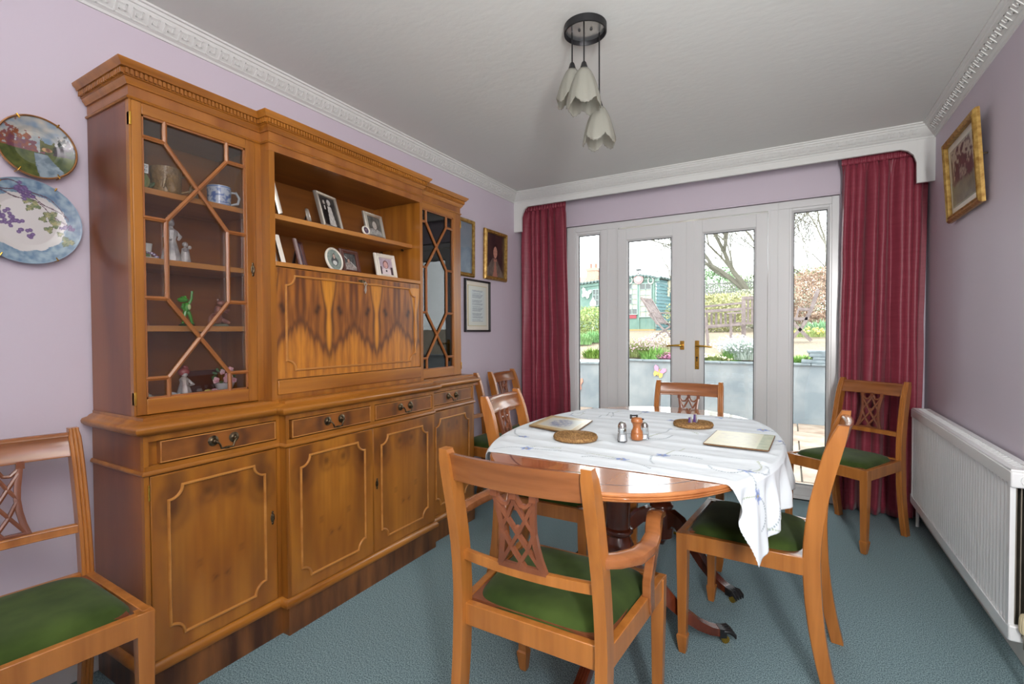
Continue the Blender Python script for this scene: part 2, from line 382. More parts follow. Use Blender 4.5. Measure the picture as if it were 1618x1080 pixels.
# ------------------------------------------------ curtains
def curtain(name, x0t, x1t, x0b, x1b, zt, zb, n, seed, label, flare=0):
    rnd = random.Random(seed); ph = [rnd.uniform(-.9, .9) for _ in range(n + 2)]; am = [rnd.uniform(.55, 1.25) for _ in range(n + 2)]
    root = empty(name, ((x0b + x1b) / 2, 3.81, zb), label, 'curtain')
    def f(u, v):
        z = zb + (zt - zb) * v; hb = max(0, (v - .955) / .045)
        s = (u + .045 * sin(2 * pi * u * 1.3 + seed) + .022 * sin(2 * pi * u * 3.1 + 2 * seed) + .008 * sin(3 * v + 7 * u) - .045 * sin(seed) - .022 * sin(2 * seed)) * n; s = max(0, min(n, s)); i = int(min(s, n - 1)); fr = s - i
        a = am[i] * (1 - fr) + am[i + 1] * fr; p = ph[i] * (1 - fr) + ph[i + 1] * fr
        w = sin(2 * pi * s + p + .5 * sin(2.2 * v + i * .7)); amp = (.044 - .016 * v) * a * (1 - .75 * hb)
        xx = (x0t * v ** .8 + x0b * (1 - v ** .8)) * (1 - u) + (x1t * v + x1b * (1 - v)) * u
        xx += .012 * cos(2 * pi * s + p) * (1 - hb) + .006 * fbm(u * 6, v * 4, seed)
        y = 3.812 + amp * w + .008 * sin(5 * pi * s + 3 * v) * (1 - v) * a - .006 * hb + .004 * hb * sin(2 * pi * s * 3)
        if hb > 0: y += .003 * sin(2 * pi * s * 4)
        return (xx, min(y, 3.895), z + .006 * sin(3 * u * pi + seed) * (1 - v))
    MB().grid(n * 22, 46, f).build('curtain_cloth', CURT, root, solid=.002, ang=80, fix=False)
    MB().grid(n * 10, 3, lambda u, v: (x0t + (x1t - x0t) * u, 3.788 + .004 * sin(2 * pi * u * n * 2.5) + .002 * sin(41 * u), zt - .05 + .055 * v)).build('heading_tape', CURT, root, solid=.003, ang=80, fix=False)
    return root
curtain('curtain', -2.105, -1.655, -2.10, -1.60, 2.30, .022, 7, 3, 'burgundy pleated full-length curtain at the left of the glazed doors')
curtain('curtain', .285, .722, .262, .688, 2.30, .022, 8, 5, 'burgundy pleated full-length curtain at the right of the glazed doors, above the radiator end')
MB().tube([(XL + .01, 3.85, 2.325), (XR - .01, 3.85, 2.325)], .008, 8).build('curtain_rail', WHITE, None, origin=(-.7, 3.85, 2.325), label='white curtain rail hidden behind the pelmet board', cat='rail')

# ================================================================== BOOKCASE
Y0, Y1, Y2, Y3 = .718, 1.178, 2.078, 2.522       # lower unit divisions
XW, XC = -1.735, -1.695                          # wing / centre front planes
XB = -2.10
bk = empty('breakfront_bookcase', (-1.9, 1.62, 0), 'large yew breakfront bookcase with glazed doors, drawers and cupboards along the left wall', 'bookcase')
# ---- plinth
MB().box(XB, XW + .006, Y0 + .004, Y1, 0, .118).box(XB, XC + .006, Y1, Y2, 0, .118).box(XB, XW + .006, Y2, Y3 - .004, 0, .118).build('plinth', YEW_P, bk, smooth=False)
def around(x_off, y_off, wing=XW, cen=XC, ya=Y0, yb_=Y1, yc=Y2, yd=Y3):
    """outline path around left side, front (breaking forward in the middle), right side"""
    return [(XB, ya - y_off), (wing + x_off, ya - y_off), (wing + x_off, yb_ - y_off), (cen + x_off, yb_ - y_off), (cen + x_off, yc + y_off), (wing + x_off, yc + y_off), (wing + x_off, yd + y_off), (XB, yd + y_off)]
def moulding(name, prof, m, par, **kw):
    """prof: list of (projection, z), bottom to top; swept with true mitres"""
    rings = []
    pts = [around(a, a, **kw) for a, z in prof]
    k = len(pts[0]); mb = MB()
    for i in range(k):
        rings.append([(pts[j][i][0], pts[j][i][1], prof[j][1]) for j in range(len(prof))] + [(around(-.01, -.01, **kw)[i][0], around(-.01, -.01, **kw)[i][1], prof[-1][1]), (around(-.01, -.01, **kw)[i][0], around(-.01, -.01, **kw)[i][1], prof[0][1])])
    mb.loft(rings)
    return mb.build(name, m, par, ang=50)
moulding('plinth_moulding', [(.0, .112), (.014, .112), (.016, .118), (.016, .128), (.010, .134), (.005, .142), (.0, .144)], YEW_H, bk)
# ---- lower carcass: sides, bottom, frame
MB().box(XB, XW - .0205, Y0, Y0 + .018, .118, .866).build('side_panel', YEW_SIDE, bk, smooth=False)
MB().box(XB, XW - .0205, Y3 - .018, Y3, .118, .866).build('side_panel', YEW_SIDE, bk, smooth=False)
c = MB()
for (a, b, X) in ((Y0, Y1, XW), (Y1, Y2, XC), (Y2, Y3, XW)):
    c.box(XB, X - .0202, a + .001, b - .001, .118, .865)         # body block
    c.box(X - .02, X, a, a + .014, .118, .8448).box(X - .02, X, b - .014, b, .118, .8448)
    c.box(X - .02, X, a, b, .845, .8655)
c.box(XC - .02, XC, 1.614, 1.640, .755, .8448)
c.build('carcass', YEW_V, bk, smooth=False)
moulding('waist_moulding', [(0, .738), (.004, .738), (.008, .742), (.008, .747), (.004, .753), (0, .753)], YEW_H, bk)
c = MB()
for (a, b, X) in ((Y0, Y1, XW), (Y1, Y2, XC), (Y2, Y3, XW)): c.box(X - .018, X + .003, a + .002, b - .002, .753, .768)
c.build('rail_below_drawers', YEW_H, bk, smooth=False)
# ---- drawers
def swan_handle(par, X, yc, zc, w=.072):
    mb = MB()
    for s in (-1, 1):
        mb.lathe([(.0175, 0), (.0185, .002), (.013, .004), (.009, .005), (.006, .011), (.0065, .015), (.004, .017)], (X, yc + s * w / 2, zc), 16, 'x')
    pts = []
    for i in range(21):
        t = i / 20; s = -1 + 2 * t; a = abs(s); sg = 1 if s > 0 else -1
        if a > .72: k = (1 - a) / .28; y = sg * (w / 2 - .010 * sin(k * pi * .5) + .004 * sin(k * pi)); z = -.010 * k * k; x = .014 + .010 * sin(k * pi / 2)
        else: k = (.72 - a) / .72; y = sg * (w / 2 - .010) * (1 - k) ** .7; z = -.010 - .017 * min(1, k * 3.2); x = .024
        pts.append((X + x, yc + y, zc + z))
    mb.tube(pts, [.0032 + .0014 * (1 if abs(i - 10) < 2 else 0) for i in range(21)], 8, upv=(1, 0, 0))
    return mb.build('swan_neck_handle', BRONZE, par, ang=60)
def inlay_rect(par, X, y0, y1, z0, z1, w=.004, m=None):
    mb = MB(); 
    for (a, b, e, f) in ((y0, y1, z0, z0 + w), (y0, y1, z1 - w, z1), (y0, y0 + w, z0 + w, z1 - w), (y1 - w, y1, z0 + w, z1 - w)):
        mb.box(X - .002, X + .003, a, b, e, f)
    return mb.build('cock_bead', m or YEW_SH, par, bevel=.001)
def ven(a, b, f, kz=0):
    return a
A1, A2, A3, A4 = rgb(196, 122, 38), rgb(168, 96, 30), rgb(112, 58, 26), rgb(70, 36, 26)
def drawer_col(seed):
    def cf(u, v):
        s = abs(u - .5) * 2; g = .5 + .5 * fbm(u * 7 + seed, v * 1.6, 1) 
        c_ = mix(rgb(146, 90, 40), rgb(112, 66, 32), g)
        band = math.exp(-((s - .36 - .05 * fbm(v * 1.4, seed)) / .09) ** 2)
        c_ = mix(c_, rgb(78, 46, 32), band * .75)
        return mix(c_, rgb(168, 100, 42), .5 * math.exp(-(s / .16) ** 2))
    return cf
def drawer(y0, y1, X, seed):
    d = MB().box(X - .02, X + .001, y0, y1, .772, .842).build('drawer', YEW_D, bk, smooth=False)
    MB().grid(60, 14, lambda u, v: (X + .0016, y0 + (y1 - y0) * u, .772 + .07 * v), drawer_col(seed)).build('drawer_veneer', VCW, d, fix=False)
    inlay_rect(d, X + .0015, y0, y1, .772, .842)
    swan_handle(d, X + .002, (y0 + y1) / 2, .812)
    return d
drawer(Y0 + .045, Y1 - .018, XW, 1); drawer(Y1 + .026, 1.612, XC, 4); drawer(1.644, Y2 - .026, XC, 7); drawer(Y2 + .02, Y3 - .03, XW, 10)
# ---- cupboard doors
def notched(y0, y1, z0, z1, r, n=7):
    P = []
    for cy, cz, a0 in ((y0, z0, 90), (y1, z0, 180), (y1, z1, 270), (y0, z1, 0)):
        ars = [a0 - 90 * i / n for i in range(n + 1)]
        P += [(cy + r * cos(radians(a)), cz + r * sin(radians(a))) for a in ars]
    # order each corner so the loop runs y0z0 -> y1z0 -> y1z1 -> y0z1
    return P
def panel_mould(par, X, y0, y1, z0, z1, r, w=.009, d=.007, m=None):
    P = notched(y0, y1, z0, z1, r); Q = []
    for cnr in range(4):
        Q += P[cnr * 8:(cnr + 1) * 8]
    path = [(X, y, z) for y, z in Q]
    sec = [(-w / 2, 0), (-w / 2, d * .45), (-w * .2, d), (w * .2, d), (w / 2, d * .45), (w / 2, 0)]
    # double bead: outer strip + inner step
    mb = MB().sweep(path, sec, (1, 0, 0), closed=True)
    return mb.build('panel_moulding', m or YEW_SH, par, ang=50)
def door_col(seed, flip=1):
    def cf(u, v):
        s = abs(u - .5) * 2
        g = .5 + .7 * fbm(s * 2.2 + seed, v * 1.6, 2, 4)
        c_ = mix(rgb(182, 118, 42), rgb(146, 86, 30), g)
        w = .10 * fbm(v * 2.2, seed + 3)
        sm = math.exp(-((s - .70 + w) / .17) ** 2) * (.25 + .75 * v) * (.75 + .5 * fbm(s * 3, v * 2.4, 7))
        c_ = mix(c_, rgb(88, 54, 32), max(0, min(.7, sm * .85)))
        top = math.exp(-((v - .88) / .10) ** 2) * max(0, .35 + 1.0 * fbm(s * 4 + 3, v * 3, seed))
        c_ = mix(c_, rgb(92, 54, 32), min(.6, top))
        for (ks, kv, kr) in ((.74, .80, .050), (.20, .855, .030), (.10, .32, .010), (.34, .44, .008)):
            dd = math.hypot((s - ks) * .42, (v - kv) * .9)
            c_ = mix(c_, rgb(62, 34, 24), .75 * math.exp(-(dd / kr) ** 2))
            c_ = mix(c_, rgb(104, 62, 32), .4 * math.exp(-((dd - kr * 2) / (kr * .5)) ** 2))
        st = fbm(s * 60, v * 1.6, seed); return mix(c_, rgb(112, 64, 28), .12 + .22 * st)
    return cf
def escutcheon(par, X, y, z, s=1):
    mb = MB().ball((X, y, z), .009 * s, 10, sc=(.35, 1, 2.1)).ball((X, y, z + .021 * s), .005 * s, 8, sc=(.4, 1, 1.2)).ball((X, y, z - .021 * s), .005 * s, 8, sc=(.4, 1, 1.2))
    mb.tube([(X + .003, y, z + .012), (X + .006, y, z), (X + .003, y, z - .012)], .002, 6, upv=(0, 1, 0))
    return mb.build('escutcheon', BRONZE, par)
def cupboard(y0, y1, X, seed, lock):
    d = MB().box(X - .02, X + .002, y0, y1, .145, .735).build('cupboard_door', YEW_V, bk, bevel=.0015)
    m_ = .05 if y1 - y0 > .42 else .046
    MB().grid(44, 66, lambda u, v: (X + .0026, y0 + .004 + (y1 - y0 - .008) * u, .15 + .58 * v), door_col(seed)).build('door_veneer', VCW, d, fix=False)
    panel_mould(d, X + .0025, y0 + m_, y1 - m_, .198, .688, .042)
    if lock: escutcheon(d, X + .004, lock, .47)
    return d
cupboard(Y0 + .016, Y1 - .016, XW, 2, Y1 - .036)
cupboard(Y1 + .012, 1.6245, XC, 5, 0); cupboard(1.6285, Y2 - .012, XC, 9, 1.648)
cupboard(Y2 + .012, Y3 - .016, XW, 12, Y2 + .028)
for z in (.20, .66):
    MB().tube([(XW + .002, Y0 + .012, z), (XW + .002, Y0 + .012, z + .05)], .0035, 8).build('hinge', BRASS, bk)
# ---- worktop with moulded edge
wk = dict(wing=XW, cen=XC)
moulding('worktop', [(-.0, .866), (.012, .866), (.022, .872), (.030, .88), (.032, .889), (.028, .896), (.014, .9), (.008, .906), (-.006, .912), (-.02, .92)], YEW_H, bk)
MB().box(XB, XW - .002, Y0 + .002, Y1, .866, .9195).box(XB, XC - .002, Y1, Y2, .866, .9195).box(XB, XW - .002, Y2, Y3 - .002, .866, .9195).build('worktop_board', YEW_H, bk, smooth=False)

# ---- upper unit
U0, U1, U2, U3 = .722, 1.155, 2.058, 2.478
XU, XD = -1.80, -1.748
ZU, ZC = .92, 1.925          # foot of the upper unit, underside of the frieze
T = .018
MB().box(XB, XU - .0205, U0, U0 + T, ZU, ZC - .0005).build('upper_side_panel', YEW_SIDE, bk, smooth=False)
MB().box(XB, XU - .0205, U3 - T, U3, ZU, ZC - .0005).build('upper_side_panel', YEW_SIDE, bk, smooth=False)
c = MB()
c.box(XB, XD, U1 + .003, U1 + .026, ZU, 1.8925).box(XB, XD, U2 - .024, U2 - .002, ZU, 1.8925)
c.box(XB, XD - .0205, U1 + .0035, U1 + .0255, 1.893, ZC - .0005).box(XB, XD - .0205, U2 - .0235, U2 - .0025, 1.893, ZC - .0005)
c.box(XU - .02, XU + .001, U1 - .0215, U1 + .0028, ZU, ZC - .0005).box(XU - .02, XU + .001, U0, U0 + .006, ZU, ZC - .0005).box(XU - .02, XU + .001, U3 - .0035, U3, ZU, ZC - .0005)
c.box(XB, XD - .001, U1 + .0262, U2 - .0242, ZU, .94)                   # board below the fall
c.build('upright', YEW_V, bk, smooth=False)
MB().box(XB, XB + .008, U0 + T, U3 - T, ZU, 1.97).build('back_panel', YEW_IN, bk, smooth=False)
for q in ((XB, XU - .02, U0 + T, U1, ZU, ZU + .03), (XB, XU - .02, U2, U3 - T, ZU, ZU + .03), (XB, XU - .02, U0 + T, U1, ZC - .02, ZC), (XB, XU - .02, U2, U3 - T, ZC - .02, ZC), (XB, XD - .02, U1 + .026, U2 - .024, 1.895, ZC)):
    MB().box(*q).build('board', YEW_IN, bk, smooth=False)
for (a, b, xs) in ((U0 + T, U1, XU - .035), (U2, U3 - T, XU - .035)):
    for z in (1.66, 1.43, 1.205):
        MB().box(XB + .008, xs, a, b, z - .014, z + .006).build('shelf', YEW_SH, bk, bevel=.002)
MB().box(XB + .008, XD - .055, U1 + .026, U2 - .024, 1.647, 1.668).build('shelf', YEW_SH, bk, bevel=.002)
MB().box(XB + .008, XD + .001, U1 + .026, U2 - .024, 1.449, 1.467).build('shelf', YEW_SH, bk, bevel=.002)
for y in (2.027, ):
    for x in (-1.87, -2.03): MB().lathe([(.006, -.012), (.006, 0)], (x, 2.034, 1.642), 8, 'y').build('shelf_peg', BRONZE, bk)
# frieze + cornice with dentils
uk = dict(wing=XU, cen=XD, ya=U0, yb_=U1 + .003, yc=U2 - .002, yd=U3)
f = MB().box(XB, XU, U0, U1 + .003, ZC, 2.0).box(XB, XD, U1 + .003, U2 - .002, 1.89, 2.0).box(XB, XU, U2 - .002, U3, ZC, 2.0)
YEW_F = wood('yew_frieze_veneer', rgb(132, 76, 30), rgb(168, 106, 46), (14, 14, 2))
# keep the open centre: carve by building only a front board there
f = MB().box(XB, XU, U0, U1 + .003, ZC, 1.995).box(XD - .02, XD, U1 + .003, U2 - .002, 1.893, 1.995).box(XB, XD - .02, U1 + .003, U2 - .002, ZC, 1.995).box(XB, XU, U2 - .002, U3, ZC, 1.995)
f.build('frieze', YEW_F, bk, smooth=False)
moulding('frieze_bead', [(0, 1.922), (.004, 1.922), (.007, 1.926), (.004, 1.931), (0, 1.931)], YEW_H, bk, **uk)
cn = moulding('crown_cornice', [(0, 1.965), (.005, 1.965), (.008, 1.972), (.013, 1.977), (.014, 1.984), (.018, 1.986), (.018, 2.006), (.028, 2.007), (.031, 2.014), (.038, 2.02), (.04, 2.028), (0, 2.03)], YEW_H, bk, **uk)
MB().box(XB, XU - .005, U0 + .005, U1, 1.99, 2.028).box(XB, XD - .005, U1, U2, 1.99, 2.028).box(XB, XU - .005, U2, U3 - .005, 1.99, 2.028).build('top_board', YEW_IN, bk, smooth=False)
dt = MB(); P = around(.018, .018, **uk)
for i in range(7):
    a, b = Vector((*P[i], 0)), Vector((*P[i + 1], 0)); d = (b - a); L = d.length; d = d.normalized(); nn = Vector((d.y, -d.x, 0)); k = int(L / .0125)
    for j in range(k):
        q = a + d * ((j + .25) * L / k); w_ = L / k * .55
        pts = [q, q + d * w_, q + d * w_ + nn * .007, q + nn * .007]
        dt.hexa([(p.x, p.y, 1.989) for p in pts], [(p.x, p.y, 2.005) for p in pts])
dt.build('dentil_row', YEW_H, cn, smooth=False, kind='stuff')

# ---- fall front with book-matched figure
y0, y1, z0, z1 = U1 + .028, U2 - .026, 1.0, 1.446
ff = MB().box(XD - .03, XD - .004, y0, y1, z0, z1).build('fall_front', YEW_V, bk, smooth=False)
def flame(u, v):
    # vertical strips mirrored about their joints
    n = 3.0; s = u * n + .12; k = int(math.floor(s)); t = s - k
    m_ = abs(t - .5) * 2                       # 0 at strip centre, 1 at joints
    w1 = fbm(m_ * 2.2, v * 2.4, 3); w2 = fbm(m_ * 7, v * 3.2, 9)
    c_ = mix(rgb(172, 106, 40), rgb(104, 60, 30), .5 + .9 * fbm(m_ * 5, v * 1.1, 4) + .35 * w2)
    # dark streaks falling down, pale 'flame' in the centre of joints, narrowing downwards
    fl_ = max(0, 1 - m_) ; 
    wid = .30 * max(0, v - .12) * (1 - .55 * math.exp(-((v - .62) / .12) ** 2)) + .02 * w1
    pale = 1 / (1 + math.exp((fl_ - wid) * 26))
    c_ = mix(c_, rgb(214, 142, 44), pale * (1 if v < .95 else .3))
    edge = math.exp(-((fl_ - wid - .05) / .035) ** 2); c_ = mix(c_, rgb(76, 42, 28), edge * .75 * min(1, v * 2))
    # pale mountain at the bottom, dark rim above
    hgt = .13 + .36 * (1 - m_) ** .75 + .09 * w1 + .05 * fbm(m_ * 12, v * 2, 6) - .12 * (.5 - abs(u - .5))
    low = 1 / (1 + math.exp((v - hgt) * 30)); c_ = mix(c_, mix(rgb(198, 128, 44), rgb(164, 100, 38), .5 + .8 * w2), low)
    rim = math.exp(-((v - hgt - .045) / (.04 + .03 * abs(w1))) ** 2); c_ = mix(c_, rgb(74, 42, 30), rim * .7)
    c_ = mix(c_, rgb(84, 46, 34), .45 * max(0, v - .62) * 2 * max(0, .4 + w2))
    st = fbm(m_ * 26, v * 3, 5); c_ = mix(c_, rgb(84, 46, 26), max(0, .45 * st))
    for (km, kv) in ((.55, .62), (.62, .66)):
        dd = math.hypot((m_ - km) * .16, (v - kv) * .45); c_ = mix(c_, rgb(44, 24, 18), .85 * math.exp(-(dd / .014) ** 2))
    return c_
MB().grid(190, 96, lambda u, v: (XD - .0034, y0 + .002 + (y1 - y0 - .004) * u, z0 + .002 + (z1 - z0 - .004) * v), flame).build('flame_veneer', VCW, ff, fix=False)
panel_mould(ff, XD - .003, y0 + .042, y1 - .04, z0 + .034, z1 - .03, .04, .009, .006)
lk = MB().ball((XD - .001, 1.62, 1.425), .008, 8, sc=(.4, 1.6, 1.3)).ball((XD, 1.605, 1.428), .005, 8, sc=(.5, 1.5, 1)).ball((XD, 1.637, 1.428), .005, 8, sc=(.5, 1.5, 1)).build('lock_plate', BRONZE, ff)
kk = MB().tube([(XD + .004, 1.627, 1.42), (XD + .016, 1.627, 1.42)], .0025, 8, upv=(0, 0, 1))
kk.tube([(XD + .017, 1.627 + .007 * cos(a), 1.413 + .009 * sin(a)) for a in [i * 2 * pi / 12 for i in range(12)]], .0018, 6, closed=True, upv=(1, 0, 0))
kk.tube([(XD + .015, 1.629, 1.404), (XD + .012, 1.630, 1.385), (XD + .012, 1.630, 1.37)], [.003, .006, .002], 8, upv=(0, 1, 0))
kk.build('key_with_tassel', SILV, lk)
MB().box(XD - .04, XD + .004, y0, y1, .94, .998).build('fall_rail', YEW_H, bk, bevel=.003)

# ---- glazed doors
def glazed(y0, y1, gy0, gy1, seed, hinge_y):
    za, zb_ = .922, 1.922; gz0, gz1 = .972, 1.886; X = XU
    d = MB().box(X - .02, X + .002, y0, gy0, za, zb_).box(X - .02, X + .002, gy1, y1, za, zb_).build('glazed_door', YEW_V, bk, bevel=.002)
    MB().box(X - .02, X + .002, gy0, gy1, za, gz0).build('door_rail', YEW_H, d, bevel=.002)
    MB().box(X - .02, X + .002, gy0, gy1, gz1, zb_).build('door_rail', YEW_H, d, bevel=.002)
    MB().box(X - .014, X - .011, gy0, gy1, gz0, gz1).build('glass_pane', CGLASS, d, smooth=False)
    W_ = gy1 - gy0; ya, yb__, ym = gy0 + W_ * .2, gy1 - W_ * .2, (gy0 + gy1) / 2
    n = {'TL': (ya, 1.817), 'TR': (yb__, 1.817), 'C1': (ym, 1.688), 'ML': (ya, 1.559), 'MR': (yb__, 1.559), 'NL': (ya, 1.30), 'NR': (yb__, 1.30), 'C2': (ym, 1.17), 'BL': (ya, 1.037), 'BR': (yb__, 1.037)}
    segs = [('TL', (ya, gz1)), ('TR', (yb__, gz1)), ('TL', (gy0, 1.817)), ('TR', (gy1, 1.817)), ('TL', 'C1'), ('TR', 'C1'), ('C1', 'ML'), ('C1', 'MR'), ('ML', (gy0, 1.559)), ('MR', (gy1, 1.559)), ('ML', 'NL'), ('MR', 'NR'),
            ('NL', (gy0, 1.30)), ('NR', (gy1, 1.30)), ('NL', 'C2'), ('NR', 'C2'), ('C2', 'BL'), ('C2', 'BR'), ('BL', (gy0, 1.037)), ('BR', (gy1, 1.037)), ('BL', (ya, gz0)), ('BR', (yb__, gz0))]
    for a, b in segs:
        A = n[a] if isinstance(a, str) else a; B = n[b] if isinstance(b, str) else b
        dy, dz = B[0] - A[0], B[1] - A[1]; L = math.hypot(dy, dz); e = .003
        A2 = (A[0] - dy / L * e, A[1] - dz / L * e)
        sec = [(-.0065, -.006), (-.0065, .001), (-.003, .003), (0, .0055), (.003, .003), (.0065, .001), (.0065, -.006)]
        MB().sweep([(X - .004, A2[0], A2[1]), (X - .004, B[0], B[1])], sec, (1, 0, 0)).build('glazing_bar', GBAR, d, ang=25)
    b = MB(); w = .006
    for (a0, a1, c0, c1) in ((gy0, gy0 + w, gz0, gz1), (gy1 - w, gy1, gz0, gz1), (gy0, gy1, gz0, gz0 + w), (gy0, gy1, gz1 - w, gz1)): b.box(X - .01, X - .002, a0, a1, c0, c1)
    b.build('glazing_bead', GBAR, d, smooth=False)
    for z in (.955, 1.84): MB().box(X - .012, X + .005, hinge_y - .003, hinge_y + .003, z, z + .042).build('hinge', BRASS, d, bevel=.001)
    return d
g1 = glazed(U0 + .007, U1 - .022, .757, 1.096, 1, U0 + .003)
escutcheon(g1, XU + .004, 1.118, 1.43)
g2 = glazed(U2 + .002, U3 - .004, 2.092, 2.404, 2, U3 - .001)

# ================================================================== TABLE
TX, TY, TA, TB, TE = -.56, 2.085, .535, .835, 2.15
ZTOP = .742
def sup(a, k=1.0, da=0):
    ca, sa = cos(a), sin(a); s = lambda q: (1 if q >= 0 else -1)
    return (TX + (TA + da) * s(ca) * abs(ca) ** (2 / TE), TY + (TB + da) * s(sa) * abs(sa) ** (2 / TE))
tb = empty('pedestal_table', (TX, TY, 0), 'oval twin-pedestal dining table with reeded edge under the white cloth', 'table')
N = 96; rings = []
for da, z in [(-.03, ZTOP - .026), (-.004, ZTOP - .026), (0, ZTOP - .023), (.001, ZTOP - .020), (-.004, ZTOP - .0185), (.001, ZTOP - .016), (.001, ZTOP - .013), (-.004, ZTOP - .0115), (.001, ZTOP - .009), (.001, ZTOP - .005), (-.003, ZTOP - .001), (-.006, ZTOP)]:
    rings.append([(*sup(2 * pi * i / N, da=da), z) for i in range(N)])
MB().loft(rings).build('table_top', TBL_T, tb, ang=14)
# cross-banding border line
MB().loft([[(*sup(2 * pi * i / N, da=-.075), ZTOP + .0001) for i in range(N)], [(*sup(2 * pi * i / N, da=-.072), ZTOP + .0004) for i in range(N)], [(*sup(2 * pi * i / N, da=-.069), ZTOP + .0001) for i in range(N)]], caps=False).build('inlay_line', TBL_L, tb)
MB().box(TX - .30, TX + .30, TY - .5, TY - .46, ZTOP - .07, ZTOP - .026).box(TX - .30, TX + .30, TY + .46, TY + .5, ZTOP - .07, ZTOP - .026).box(TX - .2, TX - .17, TY - .6, TY + .6, ZTOP - .07, ZTOP - .026).box(TX + .17, TX + .2, TY - .6, TY + .6, ZTOP - .07, ZTOP - .026).build('bearer', TBL_L, tb)
for (py, angs) in ((1.77, (30, 150, 268)), (2.49, (-30, 210, 92))):
    c = MB().lathe([(.10, .716), (.10, .70), (.06, .69), (.046, .67), (.046, .45), (.056, .443), (.057, .432), (.05, .425), (.043, .418), (.050, .405), (.062, .375), (.058, .345), (.044, .325), (.05, .318), (.058, .31), (.058, .30), (.05, .295), (.056, .28), (.06, .20), (.056, .15), (.03, .135), (.018, .12), (.012, .105), (.001, .10)], (TX, py, 0), 28)
    c.build('pedestal_column', TBL_L, tb, ang=50)
    for k in angs:
        a = radians(k); d = Vector((cos(a), sin(a), 0)); s = Vector((-sin(a), cos(a), 0)); o = Vector((TX, py, 0))
        prof = [(.035, .235, .085), (.075, .262, .075), (.115, .25, .064), (.16, .208, .054), (.205, .158, .046), (.255, .110, .040), (.305, .074, .034), (.35, .054, .03), (.385, .047, .027)]
        path = [o + d * r + Vector((0, 0, z)) for r, z, h in prof]
        def sec(h, w):
            P = [(-w, -h * .5), (w, -h * .5), (w, h * .38)]
            for i in range(4):
                x = w - (i + .5) * w / 2; P += [(x + w * .19, h * .5), (x - w * .19, h * .5)]
                if i < 3: P.append((x - w * .25, h * .40))
            P.append((-w, h * .38)); return P
        mb = MB(); n_ = len(path); rr = []
        for i in range(n_):
            t = (path[min(i + 1, n_ - 1)] - path[max(i - 1, 0)]).normalized(); u = s.cross(t) * -1
            if u.z < 0: u = -u
            rr.append([path[i] + s * x + u * z for x, z in sec(prof[i][2], .019)])
        leg = mb.loft(rr).build('splayed_leg', TBL_L, tb, ang=30)
        # paw: cap, four toes and castor
        pw = MB(); e = o + d * .385 + Vector((0, 0, .046))
        pw.hexa([e + s * x - d * .004 + Vector((0, 0, z)) for x, z in ((-.021, -.017), (.021, -.017), (.021, .017), (-.021, .017))], [e + s * x + d * .022 + Vector((0, 0, z - .002)) for x, z in ((-.02, -.016), (.02, -.016), (.02, .015), (-.02, .015))])
        for q in (-.017, -.006, .006, .017):
            pw.tube([e + d * .012 + s * q + Vector((0, 0, .008)), e + d * .034 + s * q * 1.25 + Vector((0, 0, .007)), e + d * .05 + s * q * 1.35 + Vector((0, 0, -.006)), e + d * .054 + s * q * 1.35 + Vector((0, 0, -.018))], [.007, .0085, .007, .003], 8)
        pwo = pw.build('claw_foot', BLACKM, leg)
        cs = MB(); cc = e + d * .022 + Vector((0, 0, -.030)); ax = s
        rings = []
        for q in (-.009, .009): rings.append([cc + s * q + d * (.015 * cos(t)) + Vector((0, 0, .015 * sin(t))) for t in [2 * pi * i / 14 for i in range(14)]])
        cs.loft(rings).build('castor', BRASS, leg)

# ================================================================== TABLECLOTH
def nearest(x, y):
    a = atan2((y - TY) / TB, (x - TX) / TA); best = None
    for st in (.3, .06, .012, .003):
        c_ = [a + st * k for k in range(-5, 6)]
        a = min(c_, key=lambda q: (sup(q)[0] - x) ** 2 + (sup(q)[1] - y) ** 2)
    return a, sup(a)
CX0, CX1, CY0, CY1 = -1.115, .140, 1.50, 2.66
FLAT = [(-.757, 1.83, .085), (-.385, 2.345, .085), (-.532, 1.93, .03), (-.572, 1.862, .025), (-.508, 1.958, .025), (-.93, 2.08, .16), (-.17, 2.11, .14)]
def cloth_z(x, y):
    z = 0
    for (k, off, w, h) in ((-.13, 1.585, .010, .0045), (-.10, 1.70, .009, .006), (-.09, 1.83, .012, .007), (-.07, 1.96, .008, .0045), (-.06, 2.06, .013, .0075), (-.03, 2.19, .009, .006), (-.02, 2.30, .012, .0065), (0, 2.40, .008, .005), (.03, 2.50, .012, .007), (.03, 2.59, .009, .005)):
        d = y - (off + k * (x + .5) + .012 * fbm(x * 2.4, off * 3)); a = .35 + .65 * (.5 + .8 * fbm(x * 1.8 + off * 5, off))
        w *= 1.45; z += 1.55 * h * max(0, a) * math.exp(-(d / w) ** 2 * (1 if d > 0 else .35))
    for ox, oy, r in FLAT:
        z *= 1 - .85 * math.exp(-(max(0, math.hypot(x - ox, y - oy) - r) / .02) ** 2)
    return min(z + .0012 * (1 + fbm(x * 9, y * 22)) + .0008, .0125)
